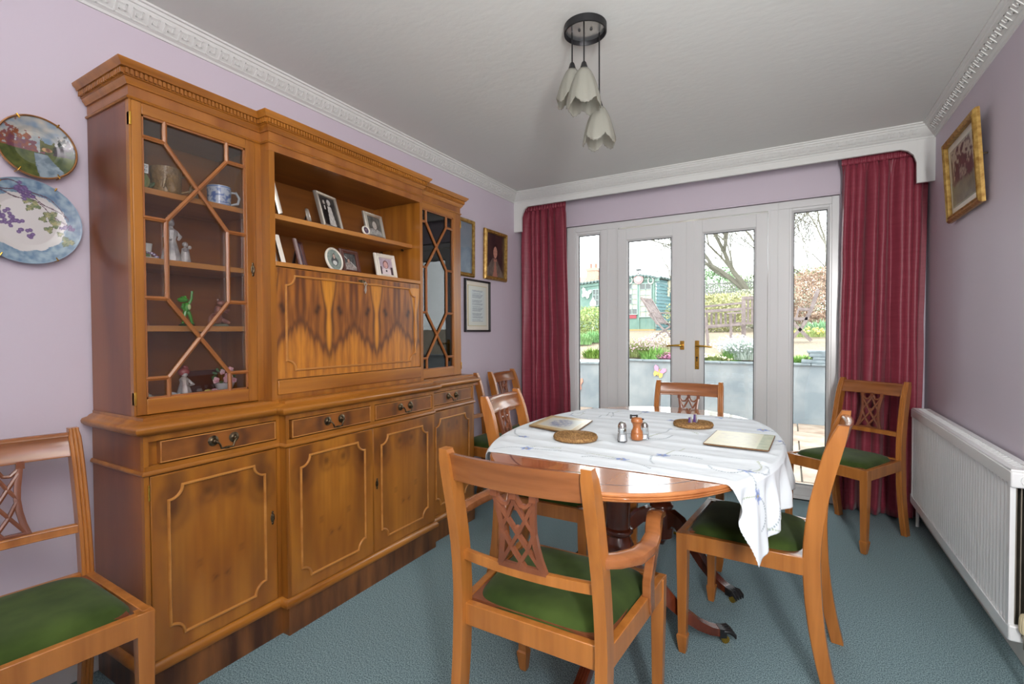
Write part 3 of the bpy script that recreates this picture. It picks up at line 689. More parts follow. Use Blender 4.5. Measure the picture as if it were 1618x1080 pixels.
def cloth_f(u, v):
    x = CX0 + (CX1 - CX0) * u; y = CY0 + (CY1 - CY0) * v
    y += .02 * (u - .5) * (1 - v) * .5 + .05 * sin(pi * min(1, u * 1.1)) * v - .03 * v * (1 - u)
    fx, fy = (x - TX) / TA, (y - TY) / TB
    q = abs(fx) ** TE + abs(fy) ** TE
    if q < 1: 
        return (x, y, ZTOP + cloth_z(x, y) * min(1, (1 - q) * 8 + .25))
    a, (ex, ey) = nearest(x, y); d = math.hypot(x - ex, y - ey)
    nx, ny = (x - ex), (y - ey); L = max(d, 1e-5); nx /= L; ny /= L
    r = .012; 
    if d < r * pi / 2: t = d / r; return (ex + nx * (r * sin(t)), ey + ny * (r * sin(t)), ZTOP + .0015 - r * (1 - cos(t)))
    h = d - r * pi / 2
    rip = (.012 * sin(a * 34 + 1) + .008 * sin(a * 61)) * min(1, h * 9) * (1 + .6 * fbm(a * 9, h * 3))
    k = r + .004 + rip + h * .05
    return (ex + nx * k, ey + ny * k, ZTOP + .0015 - r - h)
FL = [(-.50, 1.62, 0), (-.39, 1.74, 1), (-.115, 1.66, 2), (-.04, 1.60, 3), (-.86, 1.60, 4), (-.97, 1.78, 5), (-1.0, 2.35, 6), (-.83, 2.50, 7), (-.50, 2.42, 8), (-.46, 2.20, 9), (-.10, 2.38, 2), (-.02, 2.2, 5), (-.30, 2.58, 1), (-.52, 1.98, 3), (.10, 1.62, 4), (-.68, 2.62, 6)]
stitches = []
rs = random.Random(11)
for (fx, fy, k) in FL:
    for q in range(3):      # trailing stems
        a = rs.uniform(0, 2 * pi); px, py = fx, fy; cv = rs.uniform(-.5, .5)
        for t in range(16):
            stitches.append((px, py, .0030, rgb(120, 140, 150) if q else rgb(148, 160, 120))); a += cv * .32; px += .009 * cos(a); py += .009 * sin(a)
    for p_ in range(5):
        a = p_ * 2 * pi / 5 + k; stitches.append((fx + .012 * cos(a), fy + .008 * sin(a), .0065, rgb(120, 142, 200)))
        stitches.append((fx + .022 * cos(a + .3), fy + .016 * sin(a + .3), .0045, rgb(150, 168, 216)))
    stitches.append((fx, fy, .005, rgb(190, 170, 90)))
cell = {}
for s_ in stitches: cell.setdefault((int(s_[0] // .03), int(s_[1] // .03)), []).append(s_)
def cloth_c(u, v):
    x = CX0 + (CX1 - CX0) * u; y = CY0 + (CY1 - CY0) * v; c_ = rgb(224, 231, 236)
    i, j = int(x // .03), int(y // .03)
    for a in (-1, 0, 1):
        for b in (-1, 0, 1):
            for (sx, sy, r, cc) in cell.get((i + a, j + b), ()):
                d = math.hypot(x - sx, y - sy)
                if d < r * 1.3: c_ = mix(c_, cc, min(1, (r * 1.3 - d) / (r * .5)) * .85)
    return c_
MB().grid(330, 300, cloth_f, cloth_c).build('tablecloth', VCF, None, origin=(TX, TY, ZTOP), solid=.0009, ang=80, fix=False, label='white embroidered tablecloth with blue flowers, one corner hanging over the right-hand chair', cat='tablecloth')
def top_z(x, y): return ZTOP + cloth_z(x, y)

# ---- things on the table
ZM = ZTOP + .0085
def placemat(pts, colf, label):
    c = sum((Vector(p) for p in pts), Vector((0, 0))) / 4; o = empty('placemat', (c.x, c.y, ZM), label, 'placemat', 'cork-backed placemats on the tablecloth')
    P = [Vector((p[0], p[1], 0)) for p in pts]; out = []
    n = 4
    for i in range(4):
        a, b, d = P[i - 1], P[i], P[(i + 1) % 4]; r = .014
        e1 = (a - b).normalized(); e2 = (d - b).normalized(); p1 = b + e1 * r; p2 = b + e2 * r
        for k in range(5):
            t = k / 4; out.append(p1 * (1 - t) ** 2 + b * 2 * t * (1 - t) + p2 * t * t)
    MB().loft([[(p.x, p.y, ZM) for p in out], [(p.x, p.y, ZM + .0035) for p in out]]).build('cork_board', mat('cork_brown', rgb(120, 86, 52), .8), o, smooth=False)
    def f(u, v):
        u = .012 + .976 * u; v = .016 + .968 * v
        p = (P[0] * (1 - u) + P[1] * u) * (1 - v) + (P[3] * (1 - u) + P[2] * u) * v; return (p.x, p.y, ZM + .0040)
    MB().grid(70, 50, f, colf).build('printed_surface', VC, o, fix=False)
    return o
def mat1(u, v):
    e = min(u, 1 - u, (v) * .8, (1 - v) * .8)
    if e < .10: return mix(rgb(190, 164, 108), rgb(206, 186, 138), .5 + fbm(u * 9, v * 9))
    if e < .135: return rgb(226, 216, 186)
    d = math.hypot((u - .5) * 1.2, (v - .5)) ; g = fbm(u * 14, v * 14, 2)
    c_ = rgb(214, 216, 206)
    if d < .30 + g * .12: c_ = mix(rgb(120, 138, 170), rgb(206, 210, 206), .5 + g * 1.4)
    return c_
def mat2(u, v):
    g = fbm(u * 11, v * 11, 4); c_ = mix(rgb(226, 216, 180), rgb(206, 206, 176), u)
    if u > .82: c_ = mix(rgb(160, 172, 138), rgb(186, 190, 156), .5 + g)
    elif .1 < u < .78 and .15 < v < .85: c_ = mix(c_, rgb(196, 186, 168), max(0, .5 * g + .25))
    return c_
placemat([(-1.046, 1.962), (-.79, 1.885), (-.828, 2.228), (-1.066, 2.258)], mat1, 'rectangular placemat with tan border and blue floral centre at the left edge of the table')
placemat([(-.289, 1.965), (-.062, 1.955), (-.048, 2.262), (-.272, 2.262)], mat2, 'rectangular cream placemat with a green end band at the right edge of the table')
SEA = mat('woven_seagrass', rgb(176, 136, 84), .8, col2=rgb(120, 84, 46), scale=(150, 150, 150), detail=2)
def round_mat(x, y, r, label):
    mb = MB(); n = 7
    mb.ball((x, y, ZM + .006), r / n * .75, 12, sc=(1, 1, .75))
    for k in range(1, n):
        rr = r * (k + .55) / n; w = r / n * .62; seg = 20 + k * 8; path = []
        for i in range(seg * 2):
            a = 2 * pi * i / (seg * 2); path.append((x + rr * cos(a), y + rr * sin(a), ZM + .006 + .0016 * (1 if (i + k) % 2 else -1)))
        mb.tube(path, w, 6, closed=True)
    return mb.build('table_mat', SEA, None, origin=(x, y, ZM), ang=70, label=label, cat='table mat', group='round woven seagrass mats')
round_mat(-.757, 1.83, .088, 'round coiled seagrass mat at the near left of the table')
round_mat(-.385, 2.345, .086, 'round coiled seagrass mat at the far side of the table, under two small figures')
# pepper mill
mx, my = -.532, 1.93
pm = empty('pepper_mill', (mx, my, ZM), 'small turned wooden pepper mill with a black crank handle', 'pepper mill')
MILLW = wood('orange_beech', rgb(150, 88, 46), rgb(178, 112, 64), (60, 60, 10))
MB().lathe([(.0, 0), (.0235, 0), (.0245, .003), (.024, .022), (.0225, .024), (.0235, .027), (.022, .034), (.017, .042), (.0155, .052), (.018, .062), (.022, .067), (.0235, .069)], (mx, my, ZM), 24).build('mill_body', MILLW, pm, ang=50)
MB().lathe([(.0225, .070), (.0235, .073), (.023, .080), (.019, .087), (.008, .090), (.0, .0905)], (mx, my, ZM), 24).build('mill_head', MILLW, pm, ang=50)
MB().tube([(mx, my, ZM + .088), (mx, my, ZM + .099)], .004, 8).tube([(mx, my, ZM + .096), (mx - .026, my + .006, ZM + .093)], .0028, 8, upv=(0, 0, 1)).tube([(mx - .026, my + .006, ZM + .097), (mx - .026, my + .006, ZM + .080)], .0045, 8).tube([(mx + .02, my, ZM + .083), (mx + .028, my, ZM + .083)], .003, 8).build('crank_handle', BLACKM, pm)
CLEAR = glassmat('clear_glass', (.95, .97, .98), 1.0, .02)
SALT = mat('salt', rgb(236, 238, 240), .9); CHROME = mat('chrome', rgb(190, 188, 184), .2, metal=.9)
def shaker(x, y, label, s=1.0, fill=.5):
    o = empty('salt_shaker', (x, y, ZM), label, 'salt shaker')
    MB().lathe([(0, .0), (.019 * s, 0), (.021 * s, .004), (.019 * s, .02), (.0165 * s, .05 * s), (.015 * s, .055 * s)], (x, y, ZM), 8).build('glass_body', CLEAR, o, smooth=False)
    MB().lathe([(0, .004), (.016 * s, .004), (.0155 * s, .05 * s * fill + .004), (0, .05 * s * fill + .005)], (x, y, ZM), 16).build('salt_fill', SALT, o)
    MB().lathe([(.0155 * s, .053 * s), (.0165 * s, .054 * s), (.0165 * s, .063 * s), (.013 * s, .073 * s), (.006 * s, .079 * s), (0, .08 * s)], (x, y, ZM), 20).build('metal_cap', CHROME, o)
    return o
shaker(-.572, 1.862, 'faceted glass salt shaker with a domed metal cap, in front of the pepper mill')
shaker(-.508, 1.958, 'clear glass cruet half hidden behind the wooden pepper mill', .85, .3)
PUR = mat('purple_lacquer', rgb(82, 58, 112), .25)
for k, (x, y, h, w) in enumerate(((-.392, 2.322, .030, .009), (-.372, 2.335, .044, .010))):
    o = empty('upright_ornament', (x, y, ZM + .012), ('shorter' if k == 0 else 'taller') + ' of two slim silver and purple wedges standing on the far woven mat', 'ornament', 'slim silver and purple wedges')
    R = lambda q, z: [(x - w * q, y - w * q, z), (x + w * q, y - w * q, z), (x + w * q, y + w * q, z), (x - w * q, y + w * q, z)]
    z = ZM + .012
    MB().hexa(R(1, z), R(.45, z + h)).build('wedge_body', CHROME, o, bevel=.001)
    MB().hexa([(a - .0045, b - .004, c) for a, b, c in R(.62, z - .0)], [(a - .006 + .002, b - .004, c) for a, b, c in R(.42, z + h * .93)]).build('side_stripe', PUR, o)

# ================================================================== CHAIRS
def yb_at(z):          # rake of the back
    T_ = [(0, -.268), (.1, -.245), (.2, -.226), (.32, -.213), (.43, -.208), (.52, -.211), (.6, -.220), (.7, -.240), (.8, -.264), (.86, -.282), (.885, -.290)]
    for (a, b), (c_, d) in zip(T_, T_[1:]):
        if z <= c_: return b + (d - b) * (z - a) / (c_ - a)
    return T_[-1][1]
def chair(name, label, arms=False, ws=1.0):
    r = empty(name, (0, 0, 0), label, 'chair', 'matching yew dining chairs with green velvet seats')
    FW, RW, TW = .212 * ws, .184 * ws, .176 * ws
    for s in (-1, 1):      # front legs with spade feet
        x, y = s * FW, .195
        L = MB(); R = []
        for z, h in ((.0, .0115), (.012, .0135), (.060, .0185), (.066, .0185), (.072, .0145), (.20, .0165), (.36, .019), (.447, .0195)):
            dx = -s * (.0195 - h) * .3; R.append([(x + dx + a * h, y + b * h, z) for a, b in ((-1, -1), (1, -1), (1, 1), (-1, 1))])
        L.loft(R).build('front_leg', CH_A, r, bevel=.0015, ang=30)
    for s in (-1, 1):      # rear stile from foot to top, reeded front face
        zs = [0, .05, .1, .16, .22, .3, .38, .44, .5, .56, .62, .68, .74, .79, .83, .86, .878, .887]
        R = []
        for z in zs:
            y = yb_at(z); w = .0150; d = .050 if z > .35 else .040 + .010 * z / .35
            if z > .8: d = .046 - (.887 - z) * 0 - max(0, z - .84) * .35
            t = max(0, min(1, (z - .44) / .44)); x = s * (RW * (1 - t) + TW * t)
            if z > .87: w = .0125
            f = y + d * .55; bq = y - d * .45
            R.append([(x - w, bq, z), (x + w, bq, z), (x + w, f - .003, z), (x + w * .8, f, z), (x + w * .45, f, z), (x + w * .3, f - .003, z), (x + w * .15, f, z), (x - w * .15, f, z), (x - w * .3, f - .003, z), (x - w * .45, f, z), (x - w * .8, f, z), (x - w, f - .003, z)])
        MB().loft(R).build('rear_leg', CH_A, r, ang=40)
    # seat rails
    z0, z1 = .388, .447
    def railp(p, q, t=.022):
        p, q = Vector(p), Vector(q); d = (q - p).normalized(); n = Vector((-d.y, d.x, 0)) * t / 2
        return MB().hexa([p - n, q - n, q + n, p + n], [v + Vector((0, 0, z1 - z0)) for v in (p - n, q - n, q + n, p + n)])
    railp((-FW, .203, z0), (FW, .203, z0)).build('seat_rail', CH_A, r, bevel=.002)
    railp((-RW, -.205, z0 + .002), (RW, -.205, z0 + .002)).build('seat_rail', CH_A, r, bevel=.002)
    for s in (-1, 1): railp((s * (FW + .006), .2, z0 + .001), (s * (RW + .002), -.2, z0 + .001)).build('seat_rail', CH_A, r, bevel=.002)
    # velvet drop-in seat
    def seat(u, v):
        a, b = 2 * u - 1, 2 * v - 1
        n = 6; k = 1
        e = (abs(a) ** n + abs(b) ** n) ** (1 / n); m_ = max(abs(a), abs(b), 1e-6); a2, b2 = a * m_ / max(e, 1e-6), b * m_ / max(e, 1e-6)
        y = -.182 + (b2 + 1) / 2 * .372; w = (RW - .012) + (FW - RW + .006) * (b2 + 1) / 2
        rim = max(abs(a), abs(b)); puff = .034 * (1 - rim ** 5) ** .6
        return (a2 * w, y, .444 + puff + (.0 if rim < .99 else -.004))
    MB().grid(26, 26, seat).build('velvet_seat', VELVET, r, ang=80, fix=False)
    MB().box(-RW, RW, -.18, .18, .425, .446).build('seat_board', CH_C, r, smooth=False)
    # curved top rail
    def bow(path_z, h, th, dep, m_, nm, zc, yo=0, flat=0):
        pts = []; R = []
        for i in range(15):
            t = -1 + 2 * i / 14; x = t * (TW if zc > .7 else TW * .98) ; R_ = []
            by = -dep * (1 - t * t)
            for dz, dyy in ((-h / 2, th * .4), (-h * .42, th * .5), (-h * .36, th * .42), (h * .30, th * .42), (h * .36, th * .55), (h * .44, th * .5), (h / 2, th * .25), (h / 2, -th * .4), (-h / 2, -th * .5)):
                z = zc + dz; R_.append((x, yb_at(z) + by + dyy + yo, z))
            R.append(R_)
        return MB().loft(R).build(nm, m_, r, ang=40)
    bow(None, .072, .022, .022, CH_B, 'top_rail', .838, .004)
    bow(None, .026, .020, .018, CH_A, 'cross_rail', .586, .004)
    # pierced lattice splat
    def yy(x, z): return yb_at(z) + .004 - .020 * (1 - (x / TW) ** 2)
    sp = MB(); h_ = .0052
    def strip(pts, w=.0055, th=.0065, sm=6):
        q = []
        for i in range(len(pts) - 1):
            for k in range(sm if len(pts) > 2 else 4):
                t = k / (sm if len(pts) > 2 else 4); q.append((pts[i][0] * (1 - t) + pts[i + 1][0] * t, pts[i][1] * (1 - t) + pts[i + 1][1] * t))
        q.append(pts[-1]); R = []
        for i, (x, z) in enumerate(q):
            a = q[max(i - 1, 0)]; b = q[min(i + 1, len(q) - 1)]; dx, dz = b[0] - a[0], b[1] - a[1]; L = math.hypot(dx, dz) or 1; nx, nz = -dz / L * w, dx / L * w
            y = yy(x, z); R.append([(x - nx, y - th, z - nz), (x + nx, y - th, z + nz), (x + nx, y + th * .7, z + nz), (x, y + th, z), (x - nx, y + th * .7, z - nz)])
        sp.loft(R)
    k = 1.08
    for s in (-1, 1):
        strip([(s * .050 * k, .806), (s * .047 * k, .775), (s * .042 * k, .735), (s * .040 * k, .70), (s * .043 * k, .665), (s * .049 * k, .63), (s * .058 * k, .596)], .0075)
        strip([(s * .050 * k, .798), (s * .042 * k, .780), (s * .030 * k, .768), (s * .016 * k, .770), (s * .004, .795)], .0042)
        strip([(s * .047 * k, .775), (s * .006, .700), (-s * .052 * k, .606)], .0048)
        strip([(s * .002, .775), (s * .020 * k, .738), (s * .042 * k, .700)], .0048)
        strip([(s * .042 * k, .700), (s * .020 * k, .650), (-s * .012, .600)], .0048)
        sp.box(s * .050 * k - .009, s * .050 * k + .009, yy(.05, .795) - .008, yy(.05, .795) + .008, .785, .808)
    strip([(0, .806), (0, .77)], .0065); sp.box(-.009, .009, yy(0, .795) - .008, yy(0, .795) + .008, .785, .808)
    strip([(-.062 * k, .600), (0, .600), (.062 * k, .600)], .007)
    sp.ball((0, yy(0, .702), .702), .011, 8, sc=(1, .7, 1.2))
    sp.build('lattice_splat', CH_C, r, ang=35)
    if arms:
        for s in (-1, 1):
            zA = .655
            path = [(s * (RW * .97), yb_at(zA) + .012, zA), (s * (RW + .028), -.196, zA + .001), (s * (RW + .060), -.160, zA + .003), (s * (RW + .074), -.10, zA + .004), (s * (RW + .070), -.04, zA + .006), (s * (RW + .056), .02, zA + .012), (s * (RW + .046), .075, zA + .016), (s * (RW + .044), .115, zA + .012), (s * (RW + .044), .14, zA + .002)]
            sc_ = [(1, 1), (1.15, 1), (1.2, 1), (1.1, 1), (1, 1), (1, 1), (1.05, 1), (1.05, .9), (.95, .7)]
            sec = [(-.017, -.012), (.017, -.012), (.0205, -.004), (.0185, .009), (.010, .013), (-.010, .013), (-.0185, .009), (-.0205, -.004)]
            am = MB().sweep(path, sec, (0, 0, 1), scale=sc_).build('arm', CH_B, r, ang=55)
            sp_ = [(s * (RW + .046), .118, zA + .006), (s * (RW + .044), .100, zA - .05), (s * (RW + .038), .074, zA - .11), (s * (RW + .032), .066, zA - .16), (s * (RW + .030), .076, zA - .205), (s * (RW + .030), .082, zA - .25), (s * (RW + .030), .082, .395)]
            MB().sweep(sp_, rect(.036, .024), (1, 0, 0), scale=[(1, 1), (1.05, 1), (1.1, 1), (1.25, 1), (1.3, 1), (1.15, 1), (.9, 1)]).build('arm_support', CH_B, r, bevel=.003)
    return r
arm = chair('armchair', 'open-armed dining chair with green seat seen from behind at the near end of the table', True, 1.10)
place(arm, (-.572, 1.275, 0), radians(0))
sc0 = chair('dining_chair', 'dining chair at the right side of the table, tablecloth corner over its green seat')
place(sc0, (-.12, 2.03, 0), radians(84))
for loc, a, lab in (((-1.705, .42, 0), -96, 'dining chair against the left wall in the foreground, left of the bookcase'),
                    ((.285, 3.412, 0), 146, 'dining chair standing alone in front of the right curtain, beside the radiator'),
                    ((-.512, 2.745, 0), 182, 'dining chair at the far end of the table with its back to the glazed doors'),
                    ((-.955, 2.07, 0), -85, 'dining chair at the left side of the table, its back nearest the bookcase'),
                    ((-1.715, 2.765, 0), -90, 'dining chair against the left wall tucked right behind the end of the bookcase'),
                    ((-1.675, 3.25, 0), -88, 'dining chair against the left wall, just in front of the left curtain')):
    place(copy_tree(sc0), loc, radians(a), lab)

# ================================================================== PICTURES AND FRAMES
def head(c_, u, v, cx, cy, r, skin, hair):
    """portrait blob: hair oval, face oval with shading-free features"""
    d = math.hypot((u - cx) / .8, (v - cy - r * .12)) ; 
    if d < r * 1.25: c_ = hair
    d = math.hypot((u - cx) / .72, v - cy)
    if d < r:
        c_ = skin
        for s in (-1, 1):
            if math.hypot(u - cx - s * r * .30, (v - cy - r * .08) * 1.6) < r * .13: c_ = mix(skin, hair, .8)
        if abs(u - cx) < r * .28 and abs(v - cy + r * .45) < r * .08: c_ = mix(skin, rgb(150, 70, 70), .5)
    return c_
def p_portrait(u, v):
    c_ = mix(rgb(48, 34, 40), rgb(74, 48, 44), .5 + fbm(u * 4, v * 4))
    sh = .40 - 1.0 * max(0, abs(u - .46) - .10)
    if v < sh + .05: c_ = mix(rgb(128, 114, 102), rgb(92, 80, 76), .5 + fbm(u * 12, v * 6))
    if abs(u - .5) < (.42 - v) * .3: c_ = rgb(176, 120, 104)
    if abs(u - .5) < .07 and .36 < v < .5: c_ = rgb(176, 120, 104)
    return head(c_, u, v, .5, .58, .14, rgb(196, 142, 124), rgb(44, 26, 26))
def p_misty(u, v):
    c_ = mix(rgb(92, 112, 128), rgb(120, 128, 138), v + .4 * fbm(u * 3, v * 5))
    if v < .5 + .1 * fbm(u * 5, 2): c_ = mix(rgb(84, 104, 124), rgb(104, 122, 138), .5 + fbm(u * 6, v * 6))
    return c_
def p_doc(u, v):
    c_ = rgb(214, 218, 208)
    if .12 < u < .88 and .10 < v < .90:
        c_ = rgb(206, 216, 214)
        row = (v * 36) % 1; k = int(v * 36)
        if row < .38 and .2 < u < .8 - .18 * ((k * 7) % 4) / 4 and k % 6 and noise.noise(Vector((u * 44, k, 0))) > -.3: c_ = rgb(128, 142, 154)
    return c_
def p_sepia(u, v):
    c_ = rgb(178, 170, 150)
    g = fbm(u * 6, v * 6, 3)
    if v < .42 + .12 * u: c_ = mix(rgb(128, 132, 104), rgb(104, 112, 92), .5 + g)
    if math.hypot((u - .50) * 1.1, v - .68) < .26 + .5 * fbm(u * 9, v * 9, 8) and v > .36: c_ = mix(rgb(74, 52, 52), rgb(96, 72, 66), .5 + g)
    if .04 < u < .95 and .36 + .1 * fbm(u * 14, 3) < v < .62 + .4 * fbm(u * 10, 1) and (u < .36 or u > .60 + .1 * fbm(v * 12, 6)): c_ = mix(rgb(70, 46, 50), rgb(92, 64, 62), .5 + g)
    if .36 < u < .62 and .40 < v < .58 + .1 * fbm(u * 16, 2): c_ = mix(rgb(168, 158, 140), rgb(120, 104, 96), .5 + 2 * fbm(u * 20, v * 20))
    return c_
def p_couple(u, v):
    c_ = mix(rgb(46, 44, 44), rgb(70, 66, 64), .5 + fbm(u * 5, v * 5))
    if abs(u - .32) < .15 and v < .72: c_ = rgb(24, 24, 26)
    if abs(u - .32) < .03 and .55 < v < .70: c_ = rgb(214, 210, 204)
    if abs(u - .60) < .10 + .16 * (.7 - v) and v < .70: c_ = mix(rgb(214, 212, 206), rgb(176, 172, 168), .5 + fbm(u * 14, v * 8))
    if math.hypot(u - .62, v - .84) < .10: c_ = rgb(206, 204, 200)
    c_ = head(c_, u, v, .32, .80, .075, rgb(186, 180, 172), rgb(30, 28, 28))
    return head(c_, u, v, .60, .78, .07, rgb(196, 190, 182), rgb(190, 186, 182))
def p_child_bw(u, v):
    c_ = mix(rgb(70, 72, 70), rgb(112, 112, 106), .5 + fbm(u * 4, v * 4))
    if v < .38 - .5 * (u - .5) ** 2: c_ = mix(rgb(178, 178, 174), rgb(132, 132, 130), .5 + fbm(u * 8, v * 8))
    return head(c_, u, v, .54, .56, .22, rgb(186, 182, 174), rgb(92, 88, 84))
def p_baby(u, v):
    c_ = mix(rgb(120, 134, 128), rgb(150, 160, 150), .5 + fbm(u * 5, v * 5))
    if math.hypot(u - .5, (v - .42)) < .24: c_ = rgb(62, 68, 70)
    if math.hypot(u - .5, (v - .34) * 1.4) < .16: c_ = rgb(206, 210, 206)
    return head(c_, u, v, .5, .66, .11, rgb(196, 170, 156), rgb(60, 52, 48))
def p_man(u, v):
    c_ = mix(rgb(92, 92, 90), rgb(60, 60, 62), .5 + fbm(u * 6, v * 4))
    if v < .5 - .4 * abs(u - .35): c_ = mix(rgb(170, 160, 154), rgb(126, 116, 112), .5 + fbm(u * 7, v * 7))
    if abs(v - .9 + u * .7) < .03: c_ = rgb(200, 200, 196)
    return head(c_, u, v, .40, .56, .13, rgb(176, 148, 132), rgb(40, 36, 34))
def p_girl(u, v):
    c_ = mix(rgb(196, 182, 192), rgb(176, 160, 176), .5 + fbm(u * 4, v * 4))
    if v < .42 - 1.0 * (u - .5) ** 2: c_ = rgb(226, 214, 216)
    if math.hypot(u - .5, v - .24) < .06: c_ = rgb(70, 58, 66)
    if (u < .18 or u > .82) and v < .5: c_ = rgb(70, 54, 62)
    return head(c_, u, v, .5, .60, .20, rgb(214, 172, 166), rgb(118, 78, 74))
def p_purple(u, v): return head(mix(rgb(64, 54, 74), rgb(104, 88, 108), .5 + fbm(u * 4, v * 4)), u, v, .5, .6, .2, rgb(150, 120, 118), rgb(50, 38, 44))

def frame(name, w, h, fw_, m, pic, label, cat, loc, yaw=0, tilt=0, mount=0, th=.016, stand=False, group=None, mcol=None, res=44, inner=None):
    r = empty(name, (0, 0, 0), label, cat, group)
    y0, y1 = -w / 2, w / 2
    path = [(0, y0 + fw_ / 2, fw_ / 2), (0, y1 - fw_ / 2, fw_ / 2), (0, y1 - fw_ / 2, h - fw_ / 2), (0, y0 + fw_ / 2, h - fw_ / 2)]
    sec = [(-fw_ / 2, 0), (fw_ / 2, 0), (fw_ / 2, th * .55), (fw_ * .25, th), (-fw_ * .1, th * .8), (-fw_ * .3, th), (-fw_ / 2, th * .8)]
    MB().sweep(path, sec, (1, 0, 0), closed=True).build('frame_moulding', m, r, ang=30)
    MB().box(0, .003, y0 + fw_ * .5, y1 - fw_ * .5, fw_ * .5, h - fw_ * .5).build('backing_board', mcol or CREFR, r, smooth=False)
    a = fw_ + mount
    if inner is not None:
        MB().box(.003, .006, y0 + a - .004, y1 - a + .004, a - .004, h - a + .004).build('mount_slip', inner, r, smooth=False)
    MB().grid(res, int(res * h / w), lambda u, v: (.0065, y0 + a + (w - 2 * a) * u, a + (h - 2 * a) * v), pic).build('photo_print', VC, r, fix=False)
    if stand:
        MB().hexa([(-.001, -.012, h * .75), (-.001, .012, h * .75), (-.003, .012, h * .75), (-.003, -.012, h * .75)], [(-h * .32, -.018, .002), (-h * .32, .018, .002), (-h * .32 - .003, .018, .002), (-h * .32 - .003, -.018, .002)]).build('easel_strut', DKFR, r)
    r.location = loc; r.rotation_euler = (0, -tilt, yaw)
    return r
def oval_frame(w, h, m, pic, label, loc, yaw, tilt, group=None, rim=.007):
    r = empty('oval_photo_frame', (0, 0, 0), label, 'photo frame', group); n = 36
    prof = [(1, 0), (1, .006), (1 - rim / w, .010), (1 - 2 * rim / w, .005), (1 - 2 * rim / w, .002)]
    MB().loft([[(x, k * w / 2 * cos(2 * pi * i / n), h / 2 + (h / 2 - (1 - k) * w / 2) * sin(2 * pi * i / n)) for i in range(n)] for k, x in prof]).build('oval_rim', m, r, ang=40)
    def f(u, v):
        a, b = 2 * u - 1, 2 * v - 1; x = a * sqrt(1 - b * b / 2); z = b * sqrt(1 - a * a / 2); k = 1 - 2 * rim / w
        return (.0055, x * w / 2 * k, h / 2 + z * (h / 2 - rim))
    MB().grid(30, 30, f, pic).build('photo_print', VC, r, fix=False)
    MB().hexa([(0, -.008, h * .6), (0, .008, h * .6), (-.002, .008, h * .6), (-.002, -.008, h * .6)], [(-h * .35, -.01, .002), (-h * .35, .01, .002), (-h * .35 - .002, .01, .002), (-h * .35 - .002, -.01, .002)]).build('easel_strut', DKFR, r)
    r.location = loc; r.rotation_euler = (0, -tilt, yaw); return r
G = 'family photographs on the open shelves'
S1, S2 = 1.6695, 1.4685
ti = radians(13)
# upper open shelf
frame('photo_frame', .10, .135, .010, SILV, p_man, 'front silver frame seen edge-on at the left end of the upper open shelf', 'photo frame', (-1.845, 1.262, S1), radians(56), ti, stand=True, group=G)
frame('photo_frame', .085, .115, .012, BRFR, p_baby, 'brown frame edge-on behind the silver one, left end of the upper open shelf', 'photo frame', (-1.915, 1.262, S1), radians(56), ti, stand=True, group=G)
oval_frame(.042, .068, SILV, p_purple, 'tiny arched silver frame left of the wedding photograph', (-1.852, 1.415, S1), radians(38), ti, G)
frame('photo_frame', .150, .172, .014, SILV, p_couple, 'large silver frame with a black and white wedding couple', 'photo frame', (-1.865, 1.55, S1), radians(14), radians(16), mount=0, stand=True, group=G)
oval_frame(.046, .046, CREFR, p_purple, 'small round cream frame on the upper shelf in front of the silver child portrait', (-1.825, 1.722, S1), 0, ti, G)
frame('photo_frame', .142, .140, .020, SILV, p_child_bw, 'square ribbed silver frame with a black and white child portrait, upper open shelf', 'photo frame', (-1.875, 1.835, S1), radians(6), ti, stand=True, group=G)
# lower open shelf
frame('photo_frame', .085, .118, .012, CREFR, p_baby, 'white frame seen edge-on at the left end of the lower open shelf', 'photo frame', (-1.835, 1.266, S2), radians(57), ti, stand=True, group=G)
frame('photo_frame', .085, .110, .010, SILV, p_man, 'thin silver frame seen edge-on close behind the white one, lower open shelf', 'photo frame', (-1.885, 1.268, S2), radians(57), ti, stand=True, group=G)
frame('photo_frame', .095, .122, .012, BRFR, p_purple, 'dark brown frame turned sideways with a purplish portrait, lower open shelf', 'photo frame', (-1.85, 1.375, S2), radians(38), ti, stand=True, group=G)
oval_frame(.108, .118, CREFR, p_baby, 'large oval cream frame with a baby photograph on the lower open shelf', (-1.84, 1.548, S2), radians(6), ti, G, .010)
frame('photo_frame', .122, .128, .022, BRFR, p_man, 'brown frame with a photograph of a reclining person, right of the oval frame', 'photo frame', (-1.872, 1.668, S2), radians(4), ti, stand=True, group=G)
frame('photo_frame', .138, .140, .024, CREFR, p_girl, 'white frame with a girl in white, right end of the lower open shelf', 'photo frame', (-1.868, 1.908, S2), radians(-4), ti, stand=True, group=G, inner=DKFR)
# wall pictures
frame('framed_picture', .44, .43, .028, GILT, p_misty, 'gilt-framed blue-grey painting half hidden behind the right end of the bookcase', 'picture', (XL + .003, 2.855, 1.605), 0, radians(-.5), th=.022)
frame('framed_picture', .342, .402, .028, GILT, p_portrait, 'gilt-framed dark portrait photograph of a person in a pale top, nearest the left curtain', 'picture', (XL + .003, 3.382, 1.612), 0, radians(-1), th=.026)
frame('framed_picture', .350, .405, .016, DKFR, p_doc, 'black-framed document with a cream mount, low on the left wall', 'picture', (XL + .003, 3.125, 1.188), 0, 0, mount=.034, th=.018, res=70, inner=mat('gilt_slip', rgb(196, 180, 128), .4))
frame('framed_picture', .500, .408, .030, GILT, p_sepia, 'gilt-framed faded brown landscape photograph on the right wall, leaning forward at the top', 'picture', (XR - .012, 3.06, 1.738), pi, radians(-3.5), mount=.038, th=.024, inner=mat('pale_green_mount', rgb(176, 180, 160), .6), res=60)
